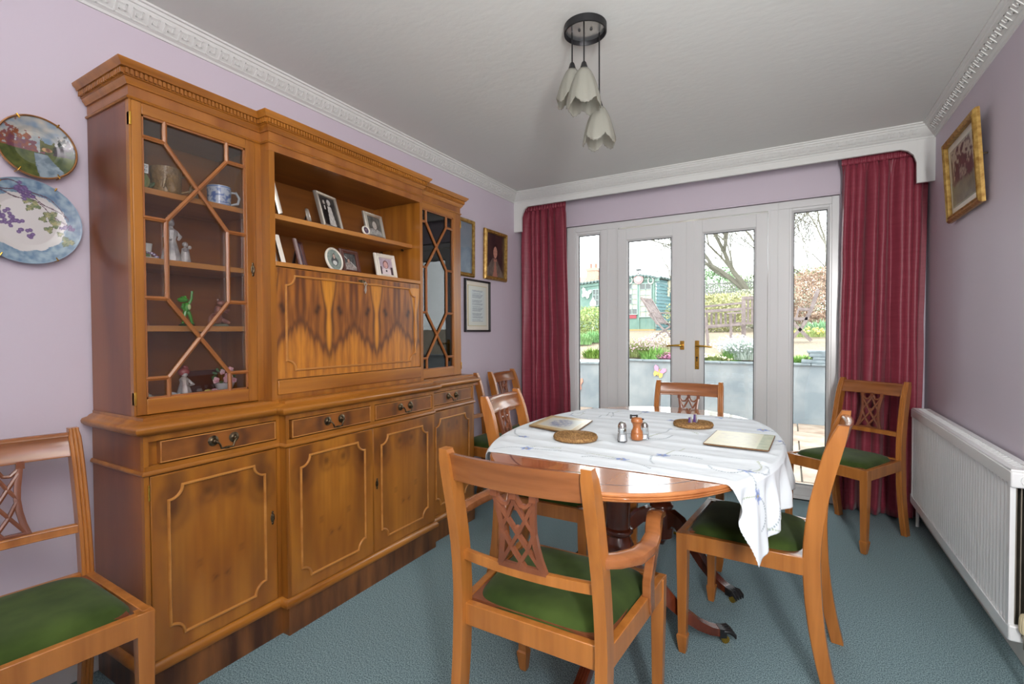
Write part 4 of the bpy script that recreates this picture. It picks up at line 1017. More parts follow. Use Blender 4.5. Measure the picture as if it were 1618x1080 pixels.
MB().tube([(XR - .001, 2.84, 1.95), (XR - .03, 2.84, 1.95)], .004, 8).build('picture_hook', BRONZE, None, origin=(XR, 2.84, 1.95), label='small brass hook sticking out behind the right-hand gilt picture', cat='hook')

# ---- plates hung on the wall
def plate(y, z, r, colf, label, rim=None, seed=0):
    o = empty('wall_plate', (XL, y, z), label, 'plate')
    prof = [(0, .010), (.55, .010), (.62, .012), (.72, .017), (.985, .026), (1, .028)]
    n = 190; m_ = 80; mb = MB()
    def hgt(k):
        for (a, b), (c_, d) in zip(prof, prof[1:]):
            if k <= c_: return b + (d - b) * (k - a) / (c_ - a)
        return prof[-1][1]
    def f(u, v): a = 2 * pi * u; return (XL + hgt(v) , y + r * v * cos(a), z + r * v * sin(a))
    MB().grid(n, m_, f, lambda u, v: colf(v * cos(2 * pi * u), v * sin(2 * pi * u), v)).build('painted_face', VCM, o, fix=False)
    R = [(r * .5, .004), (r * .6, .004), (r * .97, .020), (r, .027), (r * 1.0, .0285), (r * .985, .0270)]
    if rim: R = [(r * .5, .002), (r * .9, .004), (r * 1.045, .022), (r * 1.05, .030), (r * 1.02, .034), (r * .99, .029)]
    MB().lathe([(a, h) for a, h in R], (XL, y, z), 64, 'x', caps=False).build('plate_rim', rim or mat('plate_back', rgb(150, 170, 190), .25), o)
    w = MB()
    for a in (60, 120, 240, 300):
        c_, s_ = cos(radians(a)), sin(radians(a)); k = 1.05 if rim else 1.0
        w.tube([(XL + .004, y + r * k * c_ * 1.01, z + r * k * s_ * 1.01), (XL + .036, y + r * k * c_ * 1.01, z + r * k * s_ * 1.01), (XL + .036, y + r * .93 * c_, z + r * .93 * s_)], .0018, 6)
    w.build('plate_hanger', BRASS, o)
    return o
def c_land(x, y, k):
    g = fbm(x * 4 + 3, y * 4, 1, 5)
    c_ = mix(rgb(196, 190, 176), rgb(120, 146, 168), .5 + .9 * fbm(x * 2, y * 3, 4))
    if y < .25 + .25 * g - .1 * x and x > .1: c_ = mix(rgb(66, 78, 54), rgb(104, 108, 70), .5 + 1.3 * g)
    if y < .42 + .55 * fbm(x * 7, y * 7, 9) - 1.1 * (x + .55) ** 2 and y > -.2: c_ = mix(rgb(120, 78, 92), rgb(150, 92, 66), .5 + 1.5 * g)
    if y < .5 - 6 * (x - .72) ** 2 + .5 * fbm(x * 9, y * 9, 4): c_ = mix(rgb(44, 58, 44), rgb(80, 66, 80), .5 + g)
    if math.hypot((x - .28), (y - .02) * 2) < .14: c_ = mix(rgb(196, 158, 110), rgb(120, 80, 70), .5 + 2 * g)
    if y < -.12: c_ = mix(rgb(64, 78, 48), rgb(96, 106, 58), .5 + g)
    if abs(x - .18 - .4 * (-.3 - y)) < .22 - .3 * (y + .3) and y < -.15: c_ = mix(rgb(140, 156, 166), rgb(100, 118, 132), .5 + 1.4 * g)
    return c_
GR = []
rg = random.Random(5)
for (cx, cy, n, sp) in ((-.1, .78, 12, .09), (.02, .62, 9, .07), (-.42, .06, 20, .15), (-.2, -.02, 10, .08), (-.05, -.22, 5, .08), (.08, -.3, 4, .05), (.72, -.05, 7, .08), (-.7, .2, 10, .1)):
    for _ in range(n): GR.append((cx + rg.gauss(0, sp * .7), cy + rg.gauss(0, sp * .5), .042))
LV = [(.16, .42, .12), (.02, .52, .11), (.44, .22, .15), (.52, .05, .13), (.40, -.12, .10), (.30, .12, .09), (-.55, .30, .14), (.72, -.38, .14), (.05, .33, .08), (.6, -.2, .07)]
def c_grape(x, y, k):
    c_ = rgb(206, 202, 200)
    edge = .70 + .05 * fbm(x * 4, y * 4, 8)
    if k > edge: c_ = mix(rgb(96, 124, 150), rgb(146, 168, 182), .5 + 1.1 * fbm(x * 7, y * 7, 2))
    for i in range(3):
        yy = .55 - .35 * x - .5 * x * x + .12 * i + .05 * sin(9 * x + i * 2)
        if abs(y - yy) < .012 and -.8 < x < .75: c_ = rgb(96, 72, 84)
    for (a, b, r) in LV:
        an = atan2(y - b, x - a); d = math.hypot(x - a, y - b)
        lf = r * (.78 + .22 * cos(3 * an + a * 9) + .06 * cos(9 * an))
        if d < lf: c_ = mix(rgb(110, 126, 92), rgb(164, 160, 116), .5 + 1.3 * fbm(x * 12, y * 12)) if d < lf * .88 and abs(sin(1.5 * an + a * 4.5)) > .07 else rgb(92, 100, 72)
    for (a, b, r) in GR:
        d = math.hypot(x - a, y - b)
        if d < r: c_ = mix(rgb(134, 112, 156), rgb(96, 76, 118), d / r)
    return c_
GOLDW = wood('golden_plate_surround', rgb(150, 98, 52), rgb(184, 128, 72), (30, 30, 30))
plate(.592, 1.782, .094, c_land, 'upper wall plate painted with a riverside landscape in a tan rim', GOLDW)
plate(.565, 1.542, .134, c_grape, 'large lower wall plate, blue-rimmed, painted with purple grapes and vine leaves')

# ================================================================== CONTENTS OF THE GLAZED CABINETS
cer = lambda n, a, b=None, s=30: mat(n, a, .22, coat=.3, col2=b, scale=(s, s, s)) if b else mat(n, a, .22, coat=.3)
SH = (1.666, 1.436, 1.211, .951)
def mug(x, y, z, r, h, m, label, a=90, hand=True, cat='mug', mh=None):
    o = empty('mug', (x, y, z), label, cat)
    MB().lathe([(0, 0), (r * .88, 0), (r * .92, .003), (r * .94, h * .3), (r, h * .97), (r, h), (r * .93, h), (r * .9, h * .9), (r * .84, .006), (0, .006)], (x, y, z), 28).build('mug_body', m, o, ang=60)
    if hand:
        d = Vector((cos(radians(a)), sin(radians(a)), 0)); p = Vector((x, y, z))
        MB().tube([p + d * r * .93 + Vector((0, 0, h * .80)), p + d * (r + .018) + Vector((0, 0, h * .86)), p + d * (r + .030) + Vector((0, 0, h * .6)), p + d * (r + .024) + Vector((0, 0, h * .32)), p + d * r * .9 + Vector((0, 0, h * .2))], [.005, .0048, .0048, .0045, .004], 8).build('mug_handle', mh or m, o)
    return o
# top shelf
BRC = mat('brown_relief_glaze', rgb(122, 92, 54), .3, col2=rgb(150, 118, 70), scale=(40, 40, 40), bump=.9, bscale=(60, 60, 50), dist=.01, coat=.3)
jg = mug(-1.905, .873, SH[0], .047, .096, BRC, 'brown relief-moulded jug with figures on the top left glazed shelf', 75, True, 'jug')
fg = MB().ball((-1.868, .862, SH[0] + .062), .010, 8).tube([(-1.862, .862, SH[0] + .055), (-1.858, .866, SH[0] + .03), (-1.86, .875, SH[0] + .008)], [.009, .016, .012], 10).tube([(-1.862, .85, SH[0] + .05), (-1.863, .845, SH[0] + .02)], [.005, .004], 6)
fg.build('relief_figure', BRC, jg)
s_ = empty('figurine', (-1.89, .952, SH[0]), 'small brown owl-like figurine between the two jugs on the top glazed shelf', 'figurine')
MB().lathe([(0, 0), (.014, 0), (.016, .012), (.013, .03), (.015, .042), (.012, .054), (0, .058)], (-1.89, .955, SH[0]), 14).ball((-1.876, .949, SH[0] + .045), .005, 8).ball((-1.876, .961, SH[0] + .045), .005, 8).build('body', BRC, s_)
BW = bpy.data.materials.new('x'); bpy.data.materials.remove(BW)
def bw(u, v):
    g = fbm(u * 16, v * 5, 3); c_ = rgb(196, 206, 220)
    if g > .02 and .1 < v < .9: c_ = mix(rgb(84, 110, 170), rgb(150, 172, 210), .5 - g)
    if v > .92 or v < .06: c_ = rgb(120, 146, 196)
    return c_
bm_ = mug(-1.90, 1.052, SH[0], .040, .078, cer('white_ceramic', rgb(206, 210, 214)), 'blue and white transfer-printed mug on the top left glazed shelf', 75)
MB().grid(60, 20, lambda u, v: (-1.90 + .0408 * cos(2 * pi * u) * (.945 + .055 * v), 1.052 + .0408 * sin(2 * pi * u) * (.945 + .055 * v), SH[0] + .004 + .072 * v), bw).build('printed_band', VCM, bm_, fix=False)
tp = empty('teapot', (-1.90, .778, SH[0]), 'green teapot with a small white paper tag, left end of the top glazed shelf', 'teapot')
GRC = cer('pale_green_glaze', rgb(120, 140, 86), rgb(170, 180, 130), 20)
MB().lathe([(0, 0), (.026, 0), (.038, .02), (.041, .036), (.034, .054), (.02, .064), (.016, .066)], (-1.90, .778, SH[0]), 24).build('pot_body', GRC, tp)
MB().lathe([(.02, .064), (.018, .07), (.006, .076), (.007, .084), (0, .088)], (-1.90, .778, SH[0]), 20).tube([(-1.90, .815, SH[0] + .02), (-1.895, .835, SH[0] + .035), (-1.89, .845, SH[0] + .056)], [.009, .006, .004], 8).build('lid_and_spout', cer('dark_green_glaze', rgb(70, 90, 60)), tp)
def tag_c(u, v):
    return rgb(60, 64, 70) if (.12 < u < .88 and (.55 < v < .86 or .15 < v < .42) and noise.noise(Vector((u * 22, v * 9, 1))) > .02) else rgb(222, 224, 222)
MB().grid(24, 16, lambda u, v: (-1.852 + .001 * v, .764 + .032 * u, SH[0] + .050 + .030 * v), tag_c).build('paper_tag', VC, tp, solid=.0008, fix=False)
# second shelf
cp = empty('candle_holder', (-1.885, .80, SH[1]), 'white cup with purple and green modelled flowers on the second glazed shelf', 'ornament')
MB().lathe([(0, 0), (.032, 0), (.034, .005), (.014, .008), (.013, .02), (.017, .05), (.018, .052), (.014, .05), (0, .03)], (-1.885, .80, SH[1]), 20).build('cup', cer('milk_white', rgb(206, 206, 200)), cp)
mb = MB(); mg = MB()
for i in range(9):
    a = i * .7; mb.ball((-1.868 + .006 * cos(a * 3), .803 + .022 * sin(a), SH[1] + .015 + .006 * cos(2 * a)), .0075, 7, sc=(1, 1, .7)) if i % 3 else mg.ball((-1.866, .783 + .012 * sin(a), SH[1] + .014 + .006 * cos(a)), .009, 6, sc=(.6, 1.2, .8))
mb.build('purple_flowers', cer('mauve_glaze', rgb(132, 104, 142)), cp); mg.build('green_leaves', cer('leaf_glaze', rgb(96, 118, 76)), cp)
GREYC = mat('grey_white_porcelain', rgb(150, 146, 146), .3, col2=rgb(196, 192, 188), scale=(50, 50, 30), coat=.3, bump=.4, bscale=(90, 90, 40), dist=.006)
ld = empty('figurine', (-1.885, .885, SH[1]), 'tall grey-white porcelain lady with a child on the second glazed shelf', 'figurine')
x, y, z = -1.885, .875, SH[1]
MB().lathe([(0, 0), (.030, 0), (.031, .006), (.026, .03), (.019, .06), (.015, .078), (.020, .098), (.021, .108), (.008, .118), (.0075, .124)], (x, y, z), 20, flute=.05).tube([(x, y - .017, z + .106), (x + .008, y - .024, z + .085), (x + .02, y - .006, z + .075)], [.0065, .0055, .0045], 8).tube([(x, y + .017, z + .106), (x + .01, y + .026, z + .09), (x + .018, y + .016, z + .078)], [.0065, .0055, .0045], 8).build('gown', GREYC, ld)
MB().ball((x + .001, y, z + .136), .0125, 12, sc=(1, .9, 1.15)).ball((x - .004, y, z + .142), .0125, 10).ball((x - .002, y - .002, z + .158), .007, 8).build('head', GREYC, ld)
MB().lathe([(0, 0), (.018, 0), (.014, .03), (.011, .05), (.004, .056)], (x + .008, y + .042, z), 14).ball((x + .008, y + .042, z + .066), .0095, 10).ball((x + .02, y + .036, z + .045), .009, 8, sc=(1, 1, .7)).ball((x + .006, y + .058, z + .058), .007, 8).build('child', GREYC, ld)
# third shelf
FROG = mat('bright_green_glaze', rgb(70, 150, 46), .25, coat=.4)
x, y, z = -1.87, .915, SH[2]
fr = empty('frog_figurine', (x, y, z), 'green dancing frog figurine with one arm raised on the third glazed shelf', 'figurine')
MB().lathe([(0, 0), (.026, 0), (.024, .006), (0, .008)], (x, y, z), 18).build('base', cer('dark_green_base', rgb(40, 86, 46)), fr)
b = MB().ball((x, y, z + .066), .013, 12, sc=(.9, .85, 1.45)).ball((x - .0, y - .012, z + .093), .0125, 12, sc=(1, 1.45, .75)).ball((x + .004, y - .006, z + .103), .005, 8).ball((x + .004, y - .016, z + .101), .005, 8)
b.tube([(x, y - .004, z + .052), (x + .003, y - .010, z + .032), (x, y - .012, z + .008)], [.0075, .0055, .0045], 8).tube([(x, y + .005, z + .052), (x + .003, y + .012, z + .03), (x, y + .018, z + .008)], [.0075, .0055, .0045], 8)
b.tube([(x, y + .008, z + .080), (x, y + .017, z + .098), (x + .002, y + .017, z + .12)], [.005, .0042, .0035], 8).tube([(x, y - .010, z + .078), (x + .008, y - .018, z + .066), (x + .006, y - .008, z + .054)], [.0045, .004, .004], 8)
b.ball((x, y - .013, z + .010), .008, 8, sc=(1.4, .8, .4)).ball((x, y + .02, z + .010), .008, 8, sc=(1.4, .8, .4)).ball((x + .002, y + .018, z + .122), .005, 6)
b.build('body', FROG, fr); MB().ball((x + .010, y + .004, z + .068), .008, 8, sc=(.5, .8, 1.3)).build('pale_belly', cer('pale_lime', rgb(186, 206, 140)), fr)
RB = mat('russet_ceramic', rgb(112, 60, 52), .35, col2=rgb(176, 120, 100), scale=(40, 40, 40), coat=.2)
x, y, z = -1.885, 1.035, SH[2]
dr = empty('figurine', (x, y, z), 'russet seated animal figurine right of the green frog', 'figurine')
MB().lathe([(0, 0), (.036, 0), (.034, .006), (.028, .010), (0, .010)], (x, y, z), 20).build('base', cer('stone_base', rgb(120, 124, 104)), dr)
MB().ball((x, y - .010, z + .030), .022, 12, sc=(1, 1, 1.05)).ball((x, y - .002, z + .060), .015, 10, sc=(.9, .9, 1.3)).ball((x + .006, y + .008, z + .088), .013, 10, sc=(1, 1.25, 1)).ball((x - .003, y + .000, z + .101), .005, 6).tube([(x, y - .02, z + .02), (x + .004, y - .036, z + .018), (x + .01, y - .038, z + .035)], [.01, .007, .003], 8).tube([(x + .01, y + .006, z + .068), (x + .02, y + .02, z + .055), (x + .018, y + .028, z + .062)], [.006, .005, .005], 8).tube([(x, y + .004, z + .028), (x + .015, y + .02, z + .018), (x + .018, y + .03, z + .012)], [.01, .007, .006], 8).build('body', RB, dr)
MB().ball((x + .010, y + .020, z + .084), .007, 8).build('pale_muzzle', cer('pale_face', rgb(196, 160, 130)), dr)
x, y, z = -1.885, .778, SH[2]
f3 = empty('figurine', (x, y, z), 'brown and grey cloaked figurine at the left end of the third glazed shelf', 'figurine')
MB().lathe([(0, 0), (.026, 0), (.024, .006), (.016, .03), (.012, .056), (.006, .062)], (x, y, z), 16, flute=.06).build('cloak', RB, f3); MB().ball((x + .002, y, z + .072), .011, 10).ball((x - .003, y, z + .078), .011, 8).build('head', GREYC, f3)
# bottom
x, y, z = -1.872, 1.045, SH[3]
pb = empty('flower_bowl', (x, y, z), 'white porcelain bowl of modelled pink roses in the bottom of the left glazed cabinet', 'ornament')
MB().lathe([(0, 0), (.024, 0), (.026, .004), (.018, .010), (.030, .028), (.036, .046), (.034, .046), (.02, .03), (0, .03)], (x, y, z), 24).build('bowl', cer('white_porcelain', rgb(206, 204, 204)), pb)
PK = cer('pink_rose_glaze', rgb(216, 150, 164), rgb(236, 200, 204), 60)
for i, (dy, dz, r) in enumerate(((-.036, .058, .014), (.004, .064, .021), (.030, .052, .013), (-.014, .088, .012), (.016, .094, .014))):
    mb = MB()
    c0 = Vector((x + .016 - abs(dy) * .2, y + dy, z + dz)); mb.ball(c0, r * .5, 8)
    for k in range(9):
        a = k * 2.4; rr = r * (.35 + .06 * k); mb.ball(c0 + Vector((.003 - .0006 * k, rr * .8 * cos(a), rr * .8 * sin(a))), r * .42, 6, sc=(.4, 1, 1), R=Matrix.Rotation(a, 3, 'X'))
    mb.build('rose', PK, pb)
mb = MB()
for k in range(14):
    a = k * 1.7; mb.ball((x - .004, y + .036 * cos(a), z + .072 + .028 * sin(a)), .011, 6, sc=(.4, 1, .6), R=Matrix.Rotation(a, 3, 'X'))
mb.build('leaves', cer('rose_leaf', rgb(84, 116, 76)), pb)
x, y, z = -1.856, .985, SH[3]
yb2 = empty('ornament', (x, y, z), 'low cream porcelain basket with a yellow flower in front of the rose bowl', 'ornament')
MB().lathe([(0, 0), (.026, 0), (.028, .012), (.026, .013), (0, .009)], (x, y, z), 18).build('basket', cer('cream_basket', rgb(212, 206, 196)), yb2)
MB().ball((x + .006, y - .012, z + .022), .012, 8, sc=(.8, 1.2, .6)).build('yellow_flower', cer('yellow_glaze', rgb(206, 190, 104)), yb2); MB().ball((x + .004, y + .012, z + .022), .011, 8, sc=(.8, 1.2, .7)).ball((x - .002, y + .024, z + .018), .008, 8).build('pink_flower', PK, yb2)
x, y, z = -1.875, .905, SH[3]
f5 = empty('figurine', (x, y, z), 'grey figurine with a red-pink bonnet in the bottom of the left glazed cabinet', 'figurine')
MB().lathe([(0, 0), (.026, 0), (.027, .01), (.020, .035), (.013, .058), (.016, .07), (.006, .08)], (x, y, z), 18, flute=.06).ball((x + .003, y, z + .088), .011, 10).tube([(x, y + .012, z + .068), (x + .014, y + .022, z + .05), (x + .02, y + .006, z + .048)], [.005, .0045, .004], 8).build('body', GREYC, f5)
MB().ball((x - .002, y, z + .096), .018, 12, sc=(.9, 1.1, .9)).ball((x - .004, y + .005, z + .108), .012, 8).build('bonnet', cer('rose_red_glaze', rgb(170, 84, 84)), f5)
for (y, s, lab) in ((.782, 1, 'white ribbed shell ornament in the bottom left corner of the left glazed cabinet'), (.852, .8, 'small white rounded bird ornament beside the bonneted figurine')):
    x = -1.845; o = empty('ornament', (x, y, SH[3]), lab, 'ornament')
    if s == 1:
        mb = MB()
        for k in range(5): mb.ball((x + .002 * k, y - .01 + .005 * k, SH[3] + .010 + .006 * (4 - k)), .020 - .002 * (4 - k) , 12, sc=(.8, 1, .35))
        mb.build('shell', cer('shell_white', rgb(206, 206, 190)), o)
    else: MB().ball((x, y, SH[3] + .016), .016, 12, sc=(.9, 1.2, 1)).ball((x + .006, y - .012, SH[3] + .032), .008, 8).tube([(x, y + .014, SH[3] + .018), (x - .004, y + .028, SH[3] + .026)], [.008, .002], 6).build('bird_body', cer('bird_white', rgb(210, 212, 214)), o)
MB().box(-2.06, -2.052, .985, 1.12, SH[3], SH[3] + .085).build('plaque', BRFR, None, origin=(-2.056, 1.05, SH[3]), label='dark brown plaque leaning behind the rose bowl in the left glazed cabinet', cat='plaque')
# right cabinet
x, y, z = -1.89, 2.20, SH[0]
tw = empty('driftwood_ornament', (x, y, z), 'twisted twig ornament with a tall pale feather, top shelf of the right glazed cabinet', 'ornament')
mb = MB()
for k in range(5):
    rr = random.Random(k); p = Vector((x, y - .03, z)); pts = [p.copy()]; d = Vector((rr.uniform(-.2, .3), rr.uniform(-.8, .5), 1))
    for i in range(9): d += Vector((rr.uniform(-.5, .5), rr.uniform(-.6, .6), rr.uniform(-.1, .2))); p = p + d.normalized() * .019; pts.append(p.copy())
    mb.tube(pts, [.0028 - .0002 * i for i in range(10)], 6)
mb.build('twisted_twigs', mat('pale_twig', rgb(176, 150, 120), .7), tw)
MB().tube([(x, y + .02, z), (x, y + .045, z + .08), (x, y + .075, z + .19)], [.003, .0035, .001], 6).build('feather', mat('pale_feather', rgb(206, 176, 130), .7), tw)
MB().ball((x + .01, y + .01, z + .018), .018, 10, sc=(.8, 1, 1.0)).build('shell', cer('white_shell', rgb(206, 200, 192)), tw)
x, y, z = -1.89, 2.235, SH[1] + .0
o = empty('figurine', (x, y, z), 'small pale figurine with raised head on the second shelf of the right glazed cabinet', 'figurine')
MB().lathe([(0, 0), (.020, 0), (.018, .01), (.011, .035), (.013, .05), (.005, .058)], (x, y, z), 16).ball((x, y, z + .068), .010, 10).tube([(x, y + .012, z + .05), (x, y + .026, z + .034)], [.005, .004], 6).build('body', GREYC, o)
x, y, z = -1.88, 2.20, SH[3]
ho = empty('horse_figurine', (x, y, z), 'white porcelain rearing horse in the bottom of the right glazed cabinet', 'figurine')
HW = cer('white_horse_glaze', rgb(214, 208, 206))
b = MB(); sc = 1.0
def P3(dy, dz, dx=0): return (x + dx, y + dy, z + dz)
b.tube([P3(-.055, .088), P3(-.045, .096), P3(-.02, .092), P3(.01, .100), P3(.035, .115), P3(.045, .122)], [.010, .024, .023, .021, .020, .012], 12)
b.tube([P3(.030, .112), P3(.046, .150), P3(.060, .182), P3(.066, .192)], [.020, .014, .010, .008], 12)
b.tube([P3(.058, .190), P3(.078, .186), P3(.100, .168), P3(.106, .162)], [.010, .0095, .0065, .005], 10)
b.tube([P3(.060, .195), P3(.058, .208)], [.003, .0008], 6).tube([P3(.064, .195, .005), P3(.063, .208, .006)], [.003, .0008], 6)
for dx, pts in ((.010, [(-.050, .088), (-.062, .060), (-.040, .036), (-.052, .006)]), (-.010, [(-.045, .085), (-.040, .055), (-.018, .036), (-.024, .006)]), (.010, [(.040, .108), (.066, .088), (.080, .058), (.066, .040)]), (-.010, [(.036, .104), (.052, .076), (.046, .046), (.064, .030)])):
    b.tube([P3(a, c_, dx) for a, c_ in pts], [.014, .0085, .0055, .0045], 8); a, c_ = pts[-1]; b.ball(P3(a + .003, c_, dx), .0055, 6)
b.build('body', HW, ho)
MB().tube([P3(.050, .200), P3(.034, .180), P3(.022, .150), P3(.020, .125)], [.004, .007, .007, .002], 8).build('mane', HW, ho)
MB().tube([P3(-.062, .098), P3(-.080, .090), P3(-.086, .060), P3(-.080, .035)], [.005, .007, .008, .002], 8).build('tail', HW, ho)
MB().lathe([(0, 0), (.05, 0), (.048, .006), (0, .006)], (x, y - .01, z), 20).build('base', HW, ho)

# ================================================================== CEILING LIGHT
cx, cy = -.712, 1.83
SHADE = bpy.data.materials.new('frosted_glass_shade'); SHADE.use_nodes = True
nn = SHADE.node_tree; nn.nodes.clear(); o_ = nn.nodes.new('ShaderNodeOutputMaterial'); mx_ = nn.nodes.new('ShaderNodeMixShader'); df = nn.nodes.new('ShaderNodeBsdfPrincipled'); tr = nn.nodes.new('ShaderNodeBsdfTranslucent'); tp_ = nn.nodes.new('ShaderNodeBsdfTransparent'); m2 = nn.nodes.new('ShaderNodeMixShader')
df.inputs['Base Color'].default_value = (*rgb(184, 184, 175), 1); df.inputs['Roughness'].default_value = .3; tr.inputs[0].default_value = (*rgb(198, 196, 184), 1)
mx_.inputs[0].default_value = .55; m2.inputs[0].default_value = .22
nn.links.new(df.outputs[0], mx_.inputs[1]); nn.links.new(tr.outputs[0], mx_.inputs[2]); nn.links.new(mx_.outputs[0], m2.inputs[1]); nn.links.new(tp_.outputs[0], m2.inputs[2]); nn.links.new(m2.outputs[0], o_.inputs[0])
pl = empty('pendant_light', (cx, cy, H), 'black round ceiling light with three frosted tulip glass shades hanging on cords', 'ceiling light')
MB().lathe([(.080, H), (.084, H - .002), (.084, H - .030), (.080, H - .032), (.078, H - .030), (.078, H - .010), (.079, H)], (cx, cy, 0), 48).build('canopy_ring', BLACKM, pl, ang=50)
MB().lathe([(0, H - .0135), (.079, H - .0135), (.079, H - .010), (0, H - .010)], (cx, cy, 0), 40).build('canopy_plate', mat('brushed_plate', rgb(176, 180, 182), .25, metal=.7), pl)
for (a, b) in ((-.022, -.008), (.022, .008)): MB().ball((cx + a, cy + b, H - .016), .005, 8).build('screw', BLACKM, pl)
def shade(px, py, zt, k, q=1.0):
    cdn = MB().tube([(px, py, H - .012), (px, py, zt)], .003, 6).build('cord', BLACKM, pl)
    MB().lathe([(.004, zt + .014), (.009, zt + .008), (.014, zt - .008), (.0165, zt - .024), (.0, zt - .024)], (px, py, 0), 16).build('lamp_holder', BLACKM, pl)
    z1 = zt - .018; Hh = .138 * q; n = 60; ms = 16
    def f(u, v):
        a = 2 * pi * u; r = .012 + (.056 * q - .012) * (sin(min(1, v * .92 + .02) * pi / 2)) ** .62 + .004 * v * v
        r *= 1 + .035 * cos(12 * a) * v + .02 * cos(5 * a + k) * v
        pet = abs(sin(2.5 * a + k)); drop = Hh * v - .030 * v ** 4 * (1 - pet) + .004 * v ** 6 * abs(sin(15 * a))
        return (px + r * cos(a), py + r * sin(a), z1 - drop)
    g = MB().grid(n, ms, f).build('glass_shade', SHADE, pl, fix=False, solid=.003, ang=80)
    MB().lathe([(.008, z1 - .01), (.010, z1 - .05), (.012, z1 - .085), (.009, z1 - .1), (0, z1 - .103)], (px, py, 0), 14).build('bulb', mat('unlit_bulb', rgb(206, 200, 186), .3), pl)
shade(cx - .054, cy - .006, 2.255, .3, 1.0)
shade(cx + .012, cy - .045, 2.222, 1.2, 1.12)
shade(cx + .040, cy + .050, 2.105, 2.1, 1.08)

# ================================================================== RADIATOR
RY0, RY1, RX, RZ0, RZ1 = 2.205, 3.70, .640, .150, .718
ra = empty('radiator', (.69, 2.95, RZ0), 'white double-panel ribbed radiator along the right wall', 'radiator')
def panel(x0, x1, nm):
    mb = MB(); n = 44; per = (RY1 - RY0 - .05) / n; ring0 = []; 
    s = -1 if nm == 'front_panel' else 1
    vs = []
    for i in range(n * 4 + 1):
        t = i / 4; ph = (i % 4); off = (0, .011, .011, 0)[ph] if i < n * 4 else 0
        vs.append((x0 + off, RY0 + .025 + (t + (0, -.0, .0, 0)[ph] * .1) * per))
    zs = (RZ0 + .045, RZ0 + .058, RZ1 - .058, RZ1 - .045)
    def f(u, v):
        i = round(u * (len(vs) - 1)); x, y = vs[i]; j = round(v * 3); flat = j in (0, 3)
        return (x0 if flat else x, y, zs[j])
    mb.grid(len(vs) - 1, 3, f)
    mb.box(x0 - .002, x0 + .012, RY0, RY0 + .025, RZ0 + .01, RZ1 - .005).box(x0 - .002, x0 + .012, RY1 - .025, RY1, RZ0 + .01, RZ1 - .005)
    mb.box(x0 - .003, x0 + .012, RY0, RY1, RZ1 - .045, RZ1 - .004).box(x0 - .003, x0 + .012, RY0, RY1, RZ0 + .0, RZ0 + .045)
    mb.box(x0 + .008, x0 + .013, RY0 + .02, RY1 - .02, RZ0 + .04, RZ1 - .04)
    return mb.build(nm, RAD, ra, smooth=False)
panel(RX, RX + .02, 'front_panel'); panel(RX + .066, RX + .08, 'rear_panel')
g = MB().box(RX + .0, RX + .080, RY0 + .002, RY0 + .035, RZ1 - .004, RZ1 + .004).box(RX + .0, RX + .080, RY1 - .035, RY1 - .002, RZ1 - .004, RZ1 + .004)
g.box(RX, RX + .022, RY0 + .03, RY1 - .03, RZ1 - .004, RZ1 + .003).box(RX + .058, RX + .080, RY0 + .03, RY1 - .03, RZ1 - .004, RZ1 + .003)
for y in [RY0 + .03 + i * .0295 for i in range(49)]: g.box(RX + .02, RX + .06, y, y + .013, RZ1 - .003, RZ1 + .001)
g.build('top_grille', RAD, ra, smooth=False)
f = MB()
for i in range(4): f.box(RX + .016 + .012 * i, RX + .019 + .012 * i, RY0 + .012, RY1 - .012, RZ0 + .03, RZ1 - .03)
f.build('convector_fins', RADIN, ra, smooth=False)
for yy_, nm in ((RY0, -1), (RY1, 1)):
    for zc in (RZ0 + .028, RZ1 - .028):
        eo = MB().box(RX - .004, RX + .082, yy_ - .012, yy_ + .012, zc - .0265, zc + .0265).build('end_manifold', RAD, ra, bevel=.006, seg=3)
    k = MB().lathe([(.017, 0), (.017, .006), (.010, .007), (.0, .007)], (RX + .036, yy_ if nm > 0 else yy_ - .017, RZ1 - .028), 16, 'y').build('blanking_plug', RAD, eo)
    if nm < 0: MB().box(RX + .031, RX + .041, yy_ - .0185, yy_ - .014, RZ1 - .033, RZ1 - .023).build('vent_key_square', BLACKM, k)
vy = RY0 - .035
MB().tube([(RX + .036, RY0, RZ0 + .028), (RX + .036, vy, RZ0 + .028)], .010, 10, upv=(0, 0, 1)).tube([(RX + .036, vy, RZ0 - .005), (RX + .036, vy, RZ0 + .05)], .012, 12).build('valve_body', mat('dull_nickel', rgb(150, 140, 124), .4, metal=.7), ra)
MB().lathe([(.016, .195), (.021, .20), (.0225, .212), (.0215, .245), (.018, .256), (0, .258)], (RX + .036, vy, 0), 40, flute=.035, nf=20).build('valve_head', CREAM, ra, ang=25)
MB().tube([(RX + .036, vy, RZ0 - .005), (RX + .036, vy, 0.0)], .0085, 12).tube([(RX + .036, RY1 + .03, RZ0 + .03), (RX + .036, RY1 + .03, 0.0)], .0085, 12).tube([(RX + .036, RY1, RZ0 + .028), (RX + .036, RY1 + .035, RZ0 + .028)], .009, 10, upv=(0, 0, 1)).build('pipe', RAD, ra)
MB().box(RX + .078, XR - .0005, RY0 + .25, RY0 + .28, RZ0 + .1, RZ1 - .1).box(RX + .078, XR - .0005, RY1 - .28, RY1 - .25, RZ0 + .1, RZ1 - .1).build('wall_bracket', RAD, ra)

